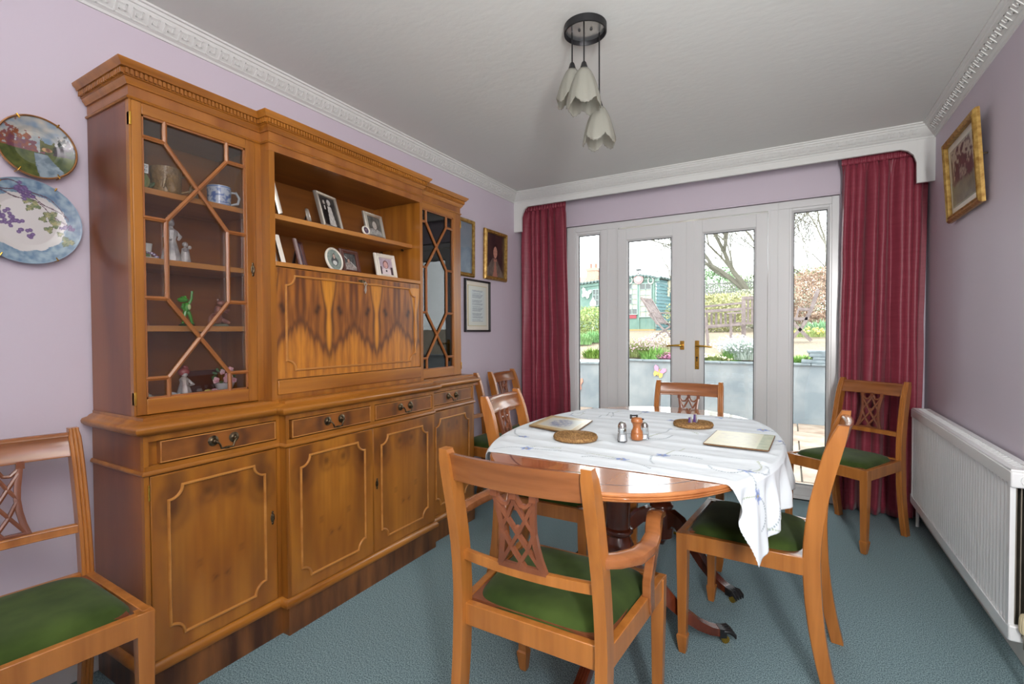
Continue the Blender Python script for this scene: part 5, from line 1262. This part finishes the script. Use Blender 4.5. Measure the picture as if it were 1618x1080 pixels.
# ================================================================== GARDEN
GK = .84
def gmat(name, col=(.5, .5, .5), rough=.5, **k):
    if k.get('col2') is not None: k['col2'] = dk(k['col2'], GK)
    return mat(name, dk(col, GK), rough, **k)
def gz(Y):
    if Y < 11: return .72 + (Y - 7.9) * .25 / 3.1
    if Y < 19: return .97 + (Y - 11) * .31 / 8
    return 1.28 + (Y - 19) * .02
PAVE = gmat('sandstone_paving', rgb(128, 108, 92), .85, col2=rgb(152, 138, 122), scale=(5, 5, 5), bump=.3, bscale=(30, 30, 30), dist=.006)
GRAV = gmat('buff_gravel', rgb(112, 98, 80), .95, col2=rgb(150, 136, 114), scale=(30, 22, 30), detail=6, lo=.35, hi=.65, bump=.6, bscale=(40, 40, 40), dist=.02)
REND = gmat('blue_grey_render', rgb(112, 120, 124), .85, col2=rgb(138, 142, 142), scale=(3, 3, 3), detail=6, bump=.3, bscale=(30, 30, 30), dist=.004)
SLATE = gmat('slate', rgb(84, 94, 98), .6, col2=rgb(118, 126, 128), scale=(9, 9, 30))
TEAK = gmat('weathered_garden_wood', rgb(104, 92, 90), .75, col2=rgb(130, 116, 112), scale=(14, 14, 14))
SHEDM = gmat('green_painted_boards', rgb(100, 130, 120), .7, col2=rgb(112, 140, 128), scale=(5, 5, 5))
SHEDB = gmat('blue_green_painted_boards', rgb(98, 136, 140), .7)
FELT = gmat('grey_roof_sheets', rgb(92, 110, 108), .8)
ft = empty('patio', (-1.2, 6, -.13), kind='structure')
MB().box(-7, 4, YB + .25, 7.86, -.3, -.135).build('mortar_bed', gmat('mortar', rgb(128, 120, 108), .95), ft, smooth=False)
first = None
for j in range(6):
    for i in range(11):
        x0 = -4.4 + i * .6 - (.3 if j % 2 else 0); y0_ = YB + .27 + j * .602
        if first is None:
            first = MB().box(-.294, .294, -.295, .295, -.03, 0).build('paving_slab', PAVE, None, bevel=.006); first.parent = ft; s0 = first
        else:
            s0 = first.copy(); C.objects.link(s0)
        s0.location = Vector((x0 + .3, y0_ + .3, -.105 + .004 * ((i * 7 + j * 3) % 3 - 1))) - BASES[ft.name]
struct(MB().box(FX0, FX1, YD - .02, YB + .27, -.12, 0.0), 'threshold', PAVE, smooth=False)
rw = empty('retaining_wall', (-1.5, 7.95, -.1), 'blue-grey rendered retaining wall with slate coping across the patio', 'garden wall')
MB().box(-2.62, 3.2, 7.85, 8.05, -.14, .705).box(-7, -2.62, 7.88, 8.05, -.14, .635).build('rendered_face', REND, rw, smooth=False)
for i in range(10): MB().box(-2.64 + i * .58, -2.64 + i * .58 + .575, 7.82, 8.08, .705, .732).build('coping_slab', SLATE, rw, bevel=.004)
for i in range(7): MB().box(-6.75 + i * .59, -6.75 + i * .59 + .585, 7.85, 8.08, .635, .66).build('coping_slab', SLATE, rw, bevel=.004)
gr = MB().grid(40, 40, lambda u, v: (-26 + 44 * u, 8.04 + 40 * v ** 1.6, gz(8.04 + 40 * v ** 1.6) - .03 + .02 * fbm(u * 30, v * 30)))
gro = gr.build('garden_terrace', GRAV, None, origin=(-4, 8.04, .7), fix=False, kind='structure')
# slate steps stacked at the wall end
for k, (a, b, y, z, h) in enumerate(((.14, .50, 7.90, .735, .045), (.28, .75, 7.92, .782, .035), (.24, .62, 7.98, .82, .05), (.22, .56, 8.02, .872, .035))):
    MB().hexa([(a, y, z), (b, y + .02, z), (b, y + .35, z), (a, y + .33, z)], [(a + .01, y, z + h), (b - .01, y + .02, z + h), (b, y + .35, z + h), (a, y + .33, z + h)]).build('slate_slab', SLATE, None, origin=((a + b) / 2, y + .15, z), bevel=.004,
        label=('bottom', 'second', 'third', 'topmost')[k] + ' slate slab of the small stack on the right end of the garden wall', cat='slab', group='stacked slate slabs')
# ---- foliage
def tuft(name, c, n, h, sp, cols, w=.006, lean=.5, label=None, cat='plant', seed=0, tips=None, tipn=0, tipr=.012, flat=1, group=None):
    r = random.Random(seed); mb = MB()
    for i in range(n):
        a = r.uniform(0, 2 * pi); d = sp * sqrt(r.random()); x, y = c[0] + d * cos(a), c[1] + d * sin(a) * flat
        hh = h * r.uniform(.55, 1.1) * (1 - .45 * (d / sp) ** 2); le = lean * hh * r.uniform(.2, 1) * (.3 + d / sp)
        b = a + r.uniform(-.7, .7); dx, dy = cos(b), sin(b); px, py = -sin(b) * w, cos(b) * w; cc = mix(cols[0], cols[1], r.random()); cc2 = mix(cc, cols[1], .4)
        z0 = c[2] - .02; P = []
        for t in (0, .5, 1):
            ww = (1, .9, .15)[int(t * 2)]; P += [(x + dx * le * t * t - px * ww, y + dy * le * t * t - py * ww, z0 + hh * t * (1 - .2 * t)), (x + dx * le * t * t + px * ww, y + dy * le * t * t + py * ww, z0 + hh * t * (1 - .2 * t))]
        k = len(mb.v); mb.v += P; mb.c += [cc] * 4 + [cc2] * 2; mb.f += [(k, k + 1, k + 3, k + 2), (k + 2, k + 3, k + 5, k + 4)]
        if tips and i < tipn:
            tx, ty, tz = P[4]; q = tipr * r.uniform(.6, 1.2); tc = mix(tips[0], tips[1], r.random())
            mb.add([(tx - q, ty, tz), (tx, ty - q, tz + q * .3), (tx + q, ty, tz), (tx, ty + q, tz - q * .3), (tx, ty, tz + q), (tx, ty, tz - q)], [(0, 1, 4), (1, 2, 4), (2, 3, 4), (3, 0, 4), (1, 0, 5), (2, 1, 5), (3, 2, 5), (0, 3, 5)], tc)
    return mb.build(name, VCG, None, origin=c, smooth=False, fix=False, label=label, cat=cat, group=group)
def bush(name, c, r3, n, cols, leaf, label, seed=0, cat='bush'):
    r = random.Random(seed); mb = MB()
    for i in range(n):
        v = Vector((r.gauss(0, 1), r.gauss(0, 1), r.gauss(0, 1))).normalized() * (r.uniform(.35, 1) ** .4)
        k = 1 + .25 * fbm(v.x * 2 + seed, v.y * 2, v.z * 2)
        p = Vector((c[0] + v.x * r3[0] * k, c[1] + v.y * r3[1] * k, c[2] + r3[2] + v.z * r3[2] * k)); q = leaf * r.uniform(.5, 1.3)
        a = Vector((r.gauss(0, 1), r.gauss(0, 1), r.gauss(0, 1))).normalized(); b = a.cross(Vector((r.gauss(0, 1), r.gauss(0, 1), r.gauss(0, 1)))).normalized()
        cc = mix(cols[0], cols[1], r.random()); mb.add([p - a * q, p - b * q * .5, p + a * q, p + b * q * .5], [(0, 1, 2, 3)], cc)
    return mb.build(name, VCG, None, origin=c, smooth=False, fix=False, label=label, cat=cat)
def P(px, py, Y): return at(px, py, Y)
GA, GB = rgb(74, 104, 40), rgb(140, 166, 84)
def ongr(px, Y, dz=0): p = at(px, 540, Y); return (p.x, Y, gz(Y) + dz)
tuft('leafy_clump', ongr(940, 8.35, -.02), 320, .26, .20, (rgb(64, 92, 34), rgb(130, 158, 74)), .011, .6, 'dark green leafy clump on the wall behind the left side light', seed=1)
tuft('grass_clump', ongr(918, 10.4), 420, .34, .26, (rgb(92, 134, 80), rgb(150, 184, 126)), .009, .5, 'pale green spiky clump at the left, lower of the pair in the gravel', seed=2)
tuft('grass_clump', ongr(937, 10.9), 420, .38, .26, (rgb(86, 134, 82), rgb(146, 186, 128)), .009, .5, 'pale green spiky clump just right of its lower twin in the gravel', seed=3)
bush('yellow_green_bush', ongr(931, 12.2), (.75, .6, .42), 7000, (rgb(122, 142, 80), rgb(172, 184, 124)), .028, 'feathery yellow-green bush in front of the shed wall, left side light', 4)
tuft('heather_bed', ongr(1004, 8.5), 800, .40, .34, (rgb(96, 112, 62), rgb(150, 156, 104)), .008, .7, 'tall straggly clump with pinkish tips on the wall behind the left door', seed=5, tips=(rgb(176, 136, 150), rgb(206, 178, 186)), tipn=500, tipr=.012)
tuft('green_clump', ongr(1034, 8.3, -.02), 420, .30, .24, (rgb(82, 130, 56), rgb(142, 178, 98)), .009, .7, 'bright green grassy clump in the middle of the left door pane', seed=6)
tuft('pink_heather', ongr(1058, 8.3, -.03), 700, .17, .22, (rgb(120, 84, 96), rgb(150, 104, 122)), .006, .6, 'pink flowering heather on the wall just left of the door handle', seed=7, tips=(rgb(186, 106, 142), rgb(214, 150, 176)), tipn=600, tipr=.010)
tuft('pale_seed_heads', ongr(1046, 9.1), 400, .44, .34, (rgb(146, 140, 110), rgb(184, 172, 150)), .005, .5, 'pale pinkish seed heads in front of the garden recliners', seed=8, tips=(rgb(206, 184, 186), rgb(222, 208, 206)), tipn=260, tipr=.012)
tuft('primrose_clump', ongr(1126, 8.3, -.02), 340, .13, .26, (rgb(104, 124, 60), rgb(150, 160, 96)), .013, 1.1, 'low primrose clump with pale cream flowers at the left of the right door pane', seed=9, tips=(rgb(212, 204, 160), rgb(222, 218, 190)), tipn=90, tipr=.022)
tuft('green_clump', ongr(1156, 8.35, -.02), 300, .26, .16, (rgb(80, 130, 58), rgb(134, 172, 96)), .009, .7, 'small green clump at the foot of the white-flowered lavender bush', seed=10)
tuft('white_lavender', ongr(1182, 8.45), 1100, .46, .30, (rgb(140, 156, 140), rgb(184, 192, 182)), .007, .9, 'silvery bush with white flower spikes behind the right door pane', seed=11, tips=(rgb(196, 196, 204), rgb(222, 222, 226)), tipn=700, tipr=.013)
tuft('grass_patch', ongr(1266, 8.35, -.03), 700, .16, .32, (rgb(96, 142, 62), rgb(150, 180, 100)), .009, .9, 'green patch beside the stacked slates, right side light', seed=12)
tuft('grass_clump', ongr(1300, 15), 420, .5, .6, (rgb(96, 140, 104), rgb(150, 184, 140)), .016, .6, 'distant bluish-green clump behind the folding chair', seed=13)
tuft('daffodil_clump', ongr(1284, 13.5), 220, .28, .5, (rgb(120, 140, 80), rgb(160, 170, 110)), .012, .6, 'yellow flowering clump behind the foot of the folding chair', seed=14, tips=(rgb(206, 186, 96), rgb(216, 206, 140)), tipn=80, tipr=.03)
# ---- far hedges, bushes
bush('olive_shrub', ongr(1125, 17), (1.5, .8, .62), 9000, (rgb(138, 140, 92), rgb(188, 184, 136)), .04, 'olive-yellow shrub behind the garden bench', 21)
bush('pale_shrub', ongr(1170, 19), (1.6, .8, .68), 8000, (rgb(150, 158, 128), rgb(206, 204, 186)), .04, 'pale blossoming shrub right of the olive one', 22)
bush('evergreen', ongr(1128, 27), (1.9, 1.2, 1.55), 9000, (rgb(104, 136, 96), rgb(150, 176, 134)), .065, 'rounded evergreen rising behind the trellis fence', 23)
bush('hedge', ongr(1290, 24), (4.0, 1.0, 1.30), 16000, (rgb(116, 136, 96), rgb(168, 180, 136)), .06, 'green hedge top across the right side light', 24, 'hedge')
bush('russet_beech', ongr(1298, 18), (1.5, .9, .98), 14000, (rgb(150, 124, 106), rgb(190, 164, 144)), .04, 'russet leafless beech bush behind the folding chair', 25)
bush('reflection_bush', ongr(1253, 21.5), (.9, .8, .8), 7000, (rgb(168, 180, 156), rgb(206, 212, 194)), .04, 'pale grey-green leaves standing in for a pane reflection, left of the russet beech', 26)  # leaf mass put in for the pale green reflection in the side light
bush('hedge', ongr(1075, 30), (5.5, 1.0, 1.0), 8000, (rgb(120, 130, 90), rgb(160, 164, 124)), .07, 'distant low hedge behind the summerhouse and door stile', 27, 'hedge')
# trellis fence
tf = empty('trellis_fence', ongr(1150, 22), 'pale trellis-topped fence behind the shrubs', 'fence')
a = ongr(1085, 22); b_ = ongr(1215, 22); zt = P(1120, 447, 22).z
PALE = gmat('pale_grey_fence', rgb(150, 152, 144), .8)
n = 34
for i in range(n):
    x = a[0] + (b_[0] - a[0]) * i / (n - 1); MB().box(x - .022, x + .022, 21.98, 22.02, a[2], zt).build('slat', PALE, tf, smooth=False)
MB().box(a[0], b_[0], 22.02, 22.05, zt - .07, zt - .02).box(a[0], b_[0], 22.02, 22.05, zt - .45, zt - .38).build('rail', PALE, tf, smooth=False)
# ---- bare tree
BARKM = gmat('pale_bark', rgb(110, 106, 92), .9)
def tree(c, h, label, seed, lean=(0, 0), r0=.30, depth=6):
    r = random.Random(seed); root = empty('bare_tree', c, label, 'tree'); tr_ = MB(); br = MB()
    def grow(p, d, L, rad, k):
        pts = [p.copy()]; q = p.copy(); dd = d.copy(); n = 4
        for i in range(n):
            dd = (dd + Vector((r.uniform(-.22, .22), r.uniform(-.22, .22), r.uniform(-.06, .14)))).normalized(); q = q + dd * L / n; pts.append(q.copy())
        (tr_ if k == 0 else br).tube(pts, [rad * (1 - .1 * i) for i in range(n + 1)], 7 if k < 2 else (4 if k < 4 else 3))
        if k >= depth: return
        m_ = 4 if k in (1, 2) else 3
        for j in range(m_):
            e = (dd + Vector((r.uniform(-1, 1), r.uniform(-1, 1), r.uniform(-.35, .6))) * (.75 if k else .9)).normalized()
            s = pts[-1] if j < 2 else pts[2]; grow(s, e, (h * .24 if k == 0 else L * r.uniform(.66, .84)), max(.006, rad * (.60 if j < 2 else .42)), k + 1)
    grow(Vector(c), Vector((lean[0], lean[1], 1)).normalized(), h * .20, r0, 0)
    BARK = BARKM
    tr_.build('trunk', BARK, root); br.build('branches', BARK, root)
tree(ongr(1196, 21), 7.6, 'large bare spreading tree behind the trellis fence', 8, (-.3, 0), .20, 7)
tree(ongr(1334, 20.5), 7.2, 'bare fine-twigged tree at the far right of the garden', 31, (-.25, 0), .09, 7)
tree(ongr(1085, 34), 6.5, 'small distant bare tree behind the summerhouse', 12, (0, 0), .14, 5)
tree(ongr(897, 46), 9, 'distant bare tree at the far left above the red roof', 14, (0, 0), .14, 5)
# ---- summerhouse
YS = 19
sh = empty('summerhouse', (P(1010, 521, YS).x, YS, gz(YS)), 'green painted summerhouse with glazed double doors and a corrugated roof', 'summerhouse')
xl, xm, xc = P(905, 500, YS).x, P(1012, 500, YS).x, P(1036, 500, YS).x
zb0 = gz(YS) - .05; 
def zl(px, py): return P(px, py, YS).z
ap = zl(1012, 437); el = zl(905, 452); er = zl(1036, 440)
mb = MB(); nb = 13
def roof(x): return ap + (el - ap) * max(0, (xm - x) / (xm - xl)) if x < xm else ap + (er - ap) * (x - xm) / (xc - xm)
cols_ = 34
mb.grid(cols_, 1, lambda u, v: (xl + (xc - xl) * u, YS, zb0 + (roof(xl + (xc - xl) * u) - zb0) * v)).build('front_wall', SHEDM, sh, fix=False, smooth=False, solid=.04)
# side wall receding to the right and back
P2 = Vector((P(1075, 500, 21.2).x, 21.2, 0)); P1 = Vector((xc, YS, 0)); z1b = P(1063, 447, 20.9).z
nbd = 15; bd = MB(); d_ = (P2 - P1); nrm = Vector((d_.y, -d_.x, 0)).normalized()
for i in range(nbd):
    za_, zb_ = zb0 + (er - zb0) * i / nbd, zb0 + (er - zb0) * (i + 1) / nbd; f2 = (z1b - zb0) / (er - zb0)
    q = [P1, P2]; lo_ = [(p + nrm * .03) for p in q]; hi_ = [(p + nrm * .005) for p in q]
    bd.add([(lo_[0].x, lo_[0].y, za_), (lo_[1].x, lo_[1].y, zb0 + (za_ - zb0) * f2), (hi_[1].x, hi_[1].y, zb0 + (zb_ - zb0) * f2), (hi_[0].x, hi_[0].y, zb_), (lo_[0].x, lo_[0].y + .1, za_), (lo_[1].x, lo_[1].y + .1, zb0 + (za_ - zb0) * f2)], [(0, 1, 2, 3), (0, 4, 5, 1)])
bd.build('side_boards', SHEDB, sh, fix=False, smooth=False, kind='stuff')
# corrugated roof edge
rf = MB()
def rcurve(t):
    if t < .62: x = xl - .2 + (xm - xl + .2) * t / .62; return Vector((x, YS - .15, roof(max(x, xl)) + .05))
    if t < .76: x = xm + (xc - xm) * (t - .62) / .14; return Vector((x, YS - .15, roof(x) + .05))
    k = (t - .76) / .24; p = P1.lerp(P2, k); return Vector((p.x + nrm.x * .15, p.y + nrm.y * .15, er + (z1b - er) * k + .05))
NR = 200
rf.grid(NR, 1, lambda u, v: rcurve(u) + Vector((0, 2.4 * v, .03 * sin(u * 2 * pi * 34) - .25 * v * 0)))
rf.build('corrugated_roof', FELT, sh, fix=False, smooth=False, solid=.05)
TRIM = gmat('pale_shed_trim', rgb(150, 166, 160), .6); PANE = gmat('dark_shed_glass', rgb(60, 70, 66), .15, spec=.8); CURTW = gmat('cream_net', rgb(176, 176, 160), .8)
fa = MB()
for k in range(30):
    t0, t1 = .76 * k / 30, .76 * (k + 1) / 30; A_, B_ = rcurve(t0), rcurve(t1); fa.box(min(A_.x, B_.x), max(A_.x, B_.x), YS - .06, YS - .03, min(A_.z, B_.z) - .16, min(A_.z, B_.z) - .03)
fa.build('fascia', SHEDM, sh, smooth=False)
def shed_win(px0, px1, py0, py1, nx, ny, nm, mixp):
    x0, x1 = P(px0, 480, YS).x, P(px1, 480, YS).x; z1_, z0_ = zl(px0, py0), zl(px0, py1)
    w = MB().box(x0 - .03, x0, YS - .07, YS - .02, z0_, z1_).box(x1, x1 + .03, YS - .07, YS - .02, z0_, z1_).box(x0 - .03, x1 + .03, YS - .07, YS - .02, z1_, z1_ + .03).box(x0 - .03, x1 + .03, YS - .07, YS - .02, z0_ - .03, z0_)
    for i in range(1, nx): x = x0 + (x1 - x0) * i / nx; w.box(x - .012, x + .012, YS - .06, YS - .02, z0_, z1_)
    for j in range(1, ny): z = z0_ + (z1_ - z0_) * j / ny; w.box(x0, x1, YS - .06, YS - .02, z - .012, z + .012)
    wo = w.build(nm, TRIM, sh, smooth=False); r = random.Random(int(px0))
    for i in range(nx):
        for j in range(ny):
            a, b = x0 + (x1 - x0) * i / nx, x0 + (x1 - x0) * (i + 1) / nx; c_, d = z0_ + (z1_ - z0_) * j / ny, z0_ + (z1_ - z0_) * (j + 1) / ny
            MB().box(a, b, YS - .035, YS - .028, c_, d).build('pane', CURTW if r.random() < mixp else PANE, wo, smooth=False)
shed_win(938, 946.5, 458, 482, 2, 3, 'shed_window', .2)
shed_win(992, 1007, 449, 496, 2, 6, 'door_glazing', .45)
shed_win(1012, 1029, 449, 500, 2, 6, 'door_glazing', .55)
MB().box(P(992, 500, YS).x, P(1006, 500, YS).x, YS - .05, YS - .03, zl(995, 503), zl(995, 497)).build('red_panel', gmat('red_panel', rgb(150, 60, 70), .6), sh, smooth=False)
for px in (990, 1009.5, 1033): x = P(px, 500, YS).x; MB().box(x - .03, x + .03, YS - .06, YS - .02, zb0, ap - .1).build('door_post', SHEDM, sh, smooth=False)
MB().box(xl, xc, YS - .25, YS, zb0 - .05, zb0 + .06).build('base_step', gmat('sandy_step', rgb(176, 146, 96), .9), sh, smooth=False)
def disc(name, px, py, r, m, label, cat, Y=YS - .09):
    c_ = P(px, py, Y); return MB().lathe([(0, 0), (r, 0), (r, -.03), (0, -.03)], tuple(c_), 20, 'y').build(name, m, None, origin=tuple(c_), label=label, cat=cat)
ck = disc('wall_clock', 1009, 441, .19, gmat('pink_clock', rgb(196, 140, 140), .6), 'round pinkish clock above the summerhouse doors', 'clock')
cc_ = P(1009, 441, YS - .13); MB().lathe([(0, 0), (.11, 0), (.11, -.02), (0, -.02)], tuple(cc_), 18, 'y').build('clock_face', gmat('clock_white', rgb(214, 196, 190), .6), ck)
def horseshoe(px, py, label):
    c_ = P(px, py, YS - .08); MB().tube([(c_.x + .10 * cos(t), c_.y, c_.z - .0 + .13 * sin(t)) for t in [radians(120 + 300 * i / 14) for i in range(15)]], .026, 6, upv=(0, 1, 0)).build('horseshoe', gmat('pale_metal', rgb(176, 184, 176), .5), None, origin=tuple(c_), label=label, cat='horseshoe', group='horseshoes on the summerhouse')
horseshoe(995, 443, 'pale horseshoe left of the pinkish clock'); horseshoe(1028, 443, 'pale horseshoe right of the pinkish clock')
wv = empty('weather_vane', tuple(P(1009, 434, YS)), 'small dark weather vane on the summerhouse roof', 'weather vane')
w0 = P(1009, 436, YS); DK = gmat('dark_iron', rgb(70, 74, 74), .6)
MB().tube([w0, w0 + Vector((0, 0, .35))], .015, 6).tube([w0 + Vector((-.22, 0, .12)), w0 + Vector((.22, 0, .12))], .013, 6).build('arms', DK, wv); MB().box(w0.x - .09, w0.x + .1, YS - .01, YS + .01, w0.z + .2, w0.z + .28).build('vane', DK, wv, smooth=False)
def butterfly(c, s, m, label, m2=None, tilt=0, group=None, nrm_=None):
    o = empty('butterfly_ornament', c, label, 'ornament', group); R = Matrix.Rotation(tilt, 3, 'Y')
    def ring(pts, y0, y1): return [[tuple(Vector(c) + R @ Vector((x * s, y, z * s))) for x, z in pts] for y in (y0, y1)]
    for sg in (-1, 1):
        up_ = [(.03 * sg, .02), (.22 * sg, .50), (.55 * sg, .62), (.62 * sg, .35), (.42 * sg, .05)]; dn = [(.03 * sg, -.02), (.42 * sg, .03), (.46 * sg, -.30), (.28 * sg, -.52), (.10 * sg, -.30)]
        MB().loft(ring(up_, -.02 * s - .004, -.004)).build('upper_wing', m, o, smooth=False); MB().loft(ring(dn, -.02 * s - .004, -.004)).build('lower_wing', m2 or m, o, smooth=False)
    MB().loft(ring([(-.04, -.35), (.04, -.35), (.04, .35), (-.04, .35)], -.05 * s, 0)).build('body', m2 or m, o, smooth=False)
WM = gmat('white_ornament', rgb(214, 216, 212), .5)
butterfly(tuple(P(926, 464, YS - .1)), .36, WM, 'large white butterfly on the left of the summerhouse wall', tilt=.3)
pc = P1.lerp(P2, .45) + nrm * .06; butterfly((pc.x, pc.y, P(1051, 457, pc.y).z), .52, gmat('cream_ornament', rgb(196, 188, 164), .6), 'large cream butterfly on the blue side wall of the summerhouse', tilt=-.6)
butterfly(tuple(P(1041, 588, 7.84)), .16, gmat('pink_enamel', rgb(206, 130, 156), .5), 'pink and yellow butterfly on the rendered wall above the end chair', gmat('yellow_enamel', rgb(206, 170, 80), .5), tilt=.35)
butterfly(tuple(P(911, 608, 7.87)), .20, gmat('coral_enamel', rgb(206, 128, 106), .5), 'coral butterfly on the rendered wall at the left edge of the left side light')
fg_ = empty('garden_statue', ongr(937, 14), 'small white lantern-shaped ornament by the shed window', 'ornament'); q = P(937, 478, 14)
MB().lathe([(0, gz(14)), (.05, gz(14)), (.035, q.z - .12), (.09, q.z - .1), (.10, q.z), (.06, q.z + .06), (.02, q.z + .14), (0, q.z + .16)], (q.x, 14, 0), 10).build('body', WM, fg_)
# neighbour's house
YH = 34; hs = empty('house', (P(925, 440, YH).x, YH, gz(YH)), "neighbouring brick house with a red tiled roof and chimney behind the summerhouse", 'house')
hx0, hx1 = P(880, 440, YH).x, P(952, 440, YH).x; rx = P(948, 430, YH).x; ez = P(912, 449, YH).z; rz_ = P(946, 428, YH).z
BRK = gmat('pale_brick', rgb(176, 138, 120), .9, col2=rgb(196, 164, 146), scale=(10, 10, 20)); TIL = gmat('terracotta_tiles', rgb(166, 112, 96), .85, col2=rgb(190, 140, 120), scale=(8, 8, 26))
MB().box(hx0 - 4, hx1 + 1.5, YH, YH + 6, gz(YH), ez).build('wall', BRK, hs, smooth=False)
MB().add([(hx0 - 4, YH - .3, ez - .1), (hx1 + 2, YH - .3, ez - .1), (rx, YH + 2.5, rz_), (rx - 2, YH + 2.5, rz_), (hx0 - 4, YH + 6, ez - .1), (hx1 + 2, YH + 6, ez - .1)], [(0, 1, 2, 3), (3, 2, 5, 4), (1, 5, 2), (0, 3, 4)]).build('roof', TIL, hs, smooth=False)
ch0 = P(937, 424, YH + 1.5)
ch_ = MB().box(ch0.x - .4, ch0.x + .4, YH + 1.2, YH + 2, ez, ch0.z).box(ch0.x - .46, ch0.x + .46, YH + 1.15, YH + 2.05, ch0.z - .2, ch0.z).build('chimney', BRK, hs, smooth=False)
for s in (-.2, .2): MB().lathe([(.11, ch0.z), (.09, ch0.z + .35), (.11, ch0.z + .38)], (ch0.x + s, YH + 1.6, 0), 10).build('chimney_pot', TIL, ch_)
# low parasol / shelter roof at far left
ps = empty('garden_parasol', ongr(905, 13), 'lowered brown garden parasol at the left edge of the left side light', 'parasol'); q = P(905, 488, 13)
MB().loft([[(q.x + .75 * k * cos(a), 13 + .6 * k * sin(a), q.z - .34 * k ** 1.3) for a in [2 * pi * i / 8 for i in range(8)]] for k in (.02, .5, 1)]).build('canopy', gmat('brown_canvas', rgb(112, 100, 76), .8), ps, smooth=False)
MB().tube([(q.x, 13, gz(13)), (q.x, 13, q.z + .05)], .03, 8).build('pole', TEAK, ps)
# ---- garden furniture
def bars(name, lst, w, parent, m=TEAK, t=None):
    mb = MB()
    for a, b in lst: mb.sweep([a, b], rect(w, t or w), (0, 0, 1) if abs((Vector(b) - Vector(a)).normalized().z) < .9 else (0, 1, 0))
    return mb.build(name, m, parent, smooth=False)
def recliner(px, Y, yaw, label):
    o = empty('garden_recliner', ongr(px, Y), label, 'garden chair', 'wooden garden recliners'); c0 = Vector(ongr(px, Y)); R = Matrix.Rotation(yaw, 3, 'Z')
    def V(x, y, z): return c0 + R @ Vector((x, y, z))
    bk0, bk1 = (.16, .40), (.62, .98)       # back base/top in (x away, z)
    for s in (-.25, .25): bars('side_rail', [(V(.10, s, .36), V(.52, s, 1.02))], .045, o)
    for k in range(5): s = -.18 + .09 * k; bars('back_slat', [(V(.12, s, .40), V(.50, s, .98))], .055, o, t=.015)
    bars('crest_rail', [(V(.50, -.27, .98), V(.50, .27, .98))], .055, o); bars('lower_rail', [(V(.20, -.25, .52), V(.20, .25, .52))], .04, o)
    for k in range(6): x = -.38 + .09 * k; bars('seat_slat', [(V(x, -.25, .38), V(x, .25, .38))], .06, o, t=.015)
    for s in (-.27, .27):
        bars('leg', [(V(-.42, s, .42), V(.25, s, 0))], .04, o); bars('leg', [(V(.30, s, .60), V(-.3, s, 0))], .04, o); bars('arm', [(V(-.35, s, .62), V(.26, s, .64))], .05, o, t=.02); bars('arm_support', [(V(-.28, s, .4), V(-.28, s, .62))], .035, o)
recliner(1052, 12.0, radians(168), 'wooden recliner tilted back, fully visible in the left door pane')
recliner(1084, 13.3, radians(100), 'wooden recliner cut off by the door stile, right of the tilted one')
# folding chair (right side light)
fc = empty('folding_chair', ongr(1270, 11.2), 'folding slatted garden chair seen side-on in the right side light', 'garden chair'); Yc = 11.2
def Q(px, py, dy=0): p = P(px, py, Yc); return Vector((p.x, Yc + dy, p.z))
for dy in (0, .46):
    bars('leg', [(Q(1293, 457, dy), Q(1283, 487, dy)), (Q(1283, 487, dy), Q(1268, 516, dy)), (Q(1268, 516, dy), Q(1246, 540, dy))], .06, fc)
    bars('leg', [(Q(1240, 497, dy), Q(1282, 538, dy))], .06, fc); bars('seat_rail', [(Q(1236, 504, dy), Q(1276, 503, dy))], .06, fc); bars('arm', [(Q(1262, 487, dy), Q(1284, 489, dy))], .045, fc)
    bars('arm_support', [(Q(1262, 487, dy), Q(1258, 503, dy))], .035, fc)
for k in range(5): py = 462 + k * 5.5; px = 1292 - k * 1.9; bars('back_slat', [(Q(px, py), Q(px, py, .46))], .05, fc, t=.02)
for k in range(6): px = 1240 + k * 6; bars('seat_slat', [(Q(px, 503), Q(px, 503, .46))], .05, fc, t=.02)
# bench seen from the front with slatted back, and armchair bench right of it
bn = empty('garden_bench', ongr(1130, 10.2), 'long slatted wooden garden bench in the right door pane', 'bench'); Yb = 10.2
def B(px, py, dy=0): p = P(px, py, Yb); return Vector((p.x, Yb + dy, p.z))
bars('back_rail', [(B(1096, 484, .4), B(1176, 476, .4))], .04, bn); bars('table_edge', [(B(1096, 493), B(1172, 488))], .055, bn); bars('seat_rail', [(B(1098, 516), B(1172, 512))], .045, bn)
for k in range(9): px = 1101 + k * 7.4; bars('slat', [(B(px, 494, .1), B(px, 514, .1))], .04, bn, t=.02)
bars('leg', [(B(1115, 500), B(1119, 546))], .05, bn); bars('leg', [(B(1155, 496), B(1155, 546))], .05, bn); bars('arm', [(B(1150, 495, -.1), B(1172, 494, -.1))], .05, bn, t=.03); bars('lower_rail', [(B(1100, 519), B(1172, 513))], .03, bn)
b2 = empty('garden_armchair', ongr(1190, 11.4), 'slatted wooden garden armchair right of the long bench', 'garden chair'); Yb = 11.4
bars('post', [(B(1175, 474), B(1175, 536))], .08, b2); bars('post', [(B(1213, 470), B(1213, 536))], .08, b2); bars('crest_rail', [(B(1172, 471), B(1216, 469))], .06, b2, t=.07)
for k in range(5): px = 1182 + k * 6.4; bars('slat', [(B(px, 473), B(px, 510))], .045, b2, t=.02)
bars('cross_rail', [(B(1174, 487), B(1214, 486))], .04, b2); bars('seat_rail', [(B(1160, 511, -.2), B(1214, 510, -.2))], .05, b2)
MB().ball(tuple(P(1145, 545, 9.6)), .12, 8, sc=(1.4, .5, .12)).build('blue_tray', gmat('pale_blue_plastic', rgb(130, 150, 160), .5), None, origin=tuple(P(1145, 546, 9.6)), label='flat pale blue object on the gravel in the right door pane', cat='object')
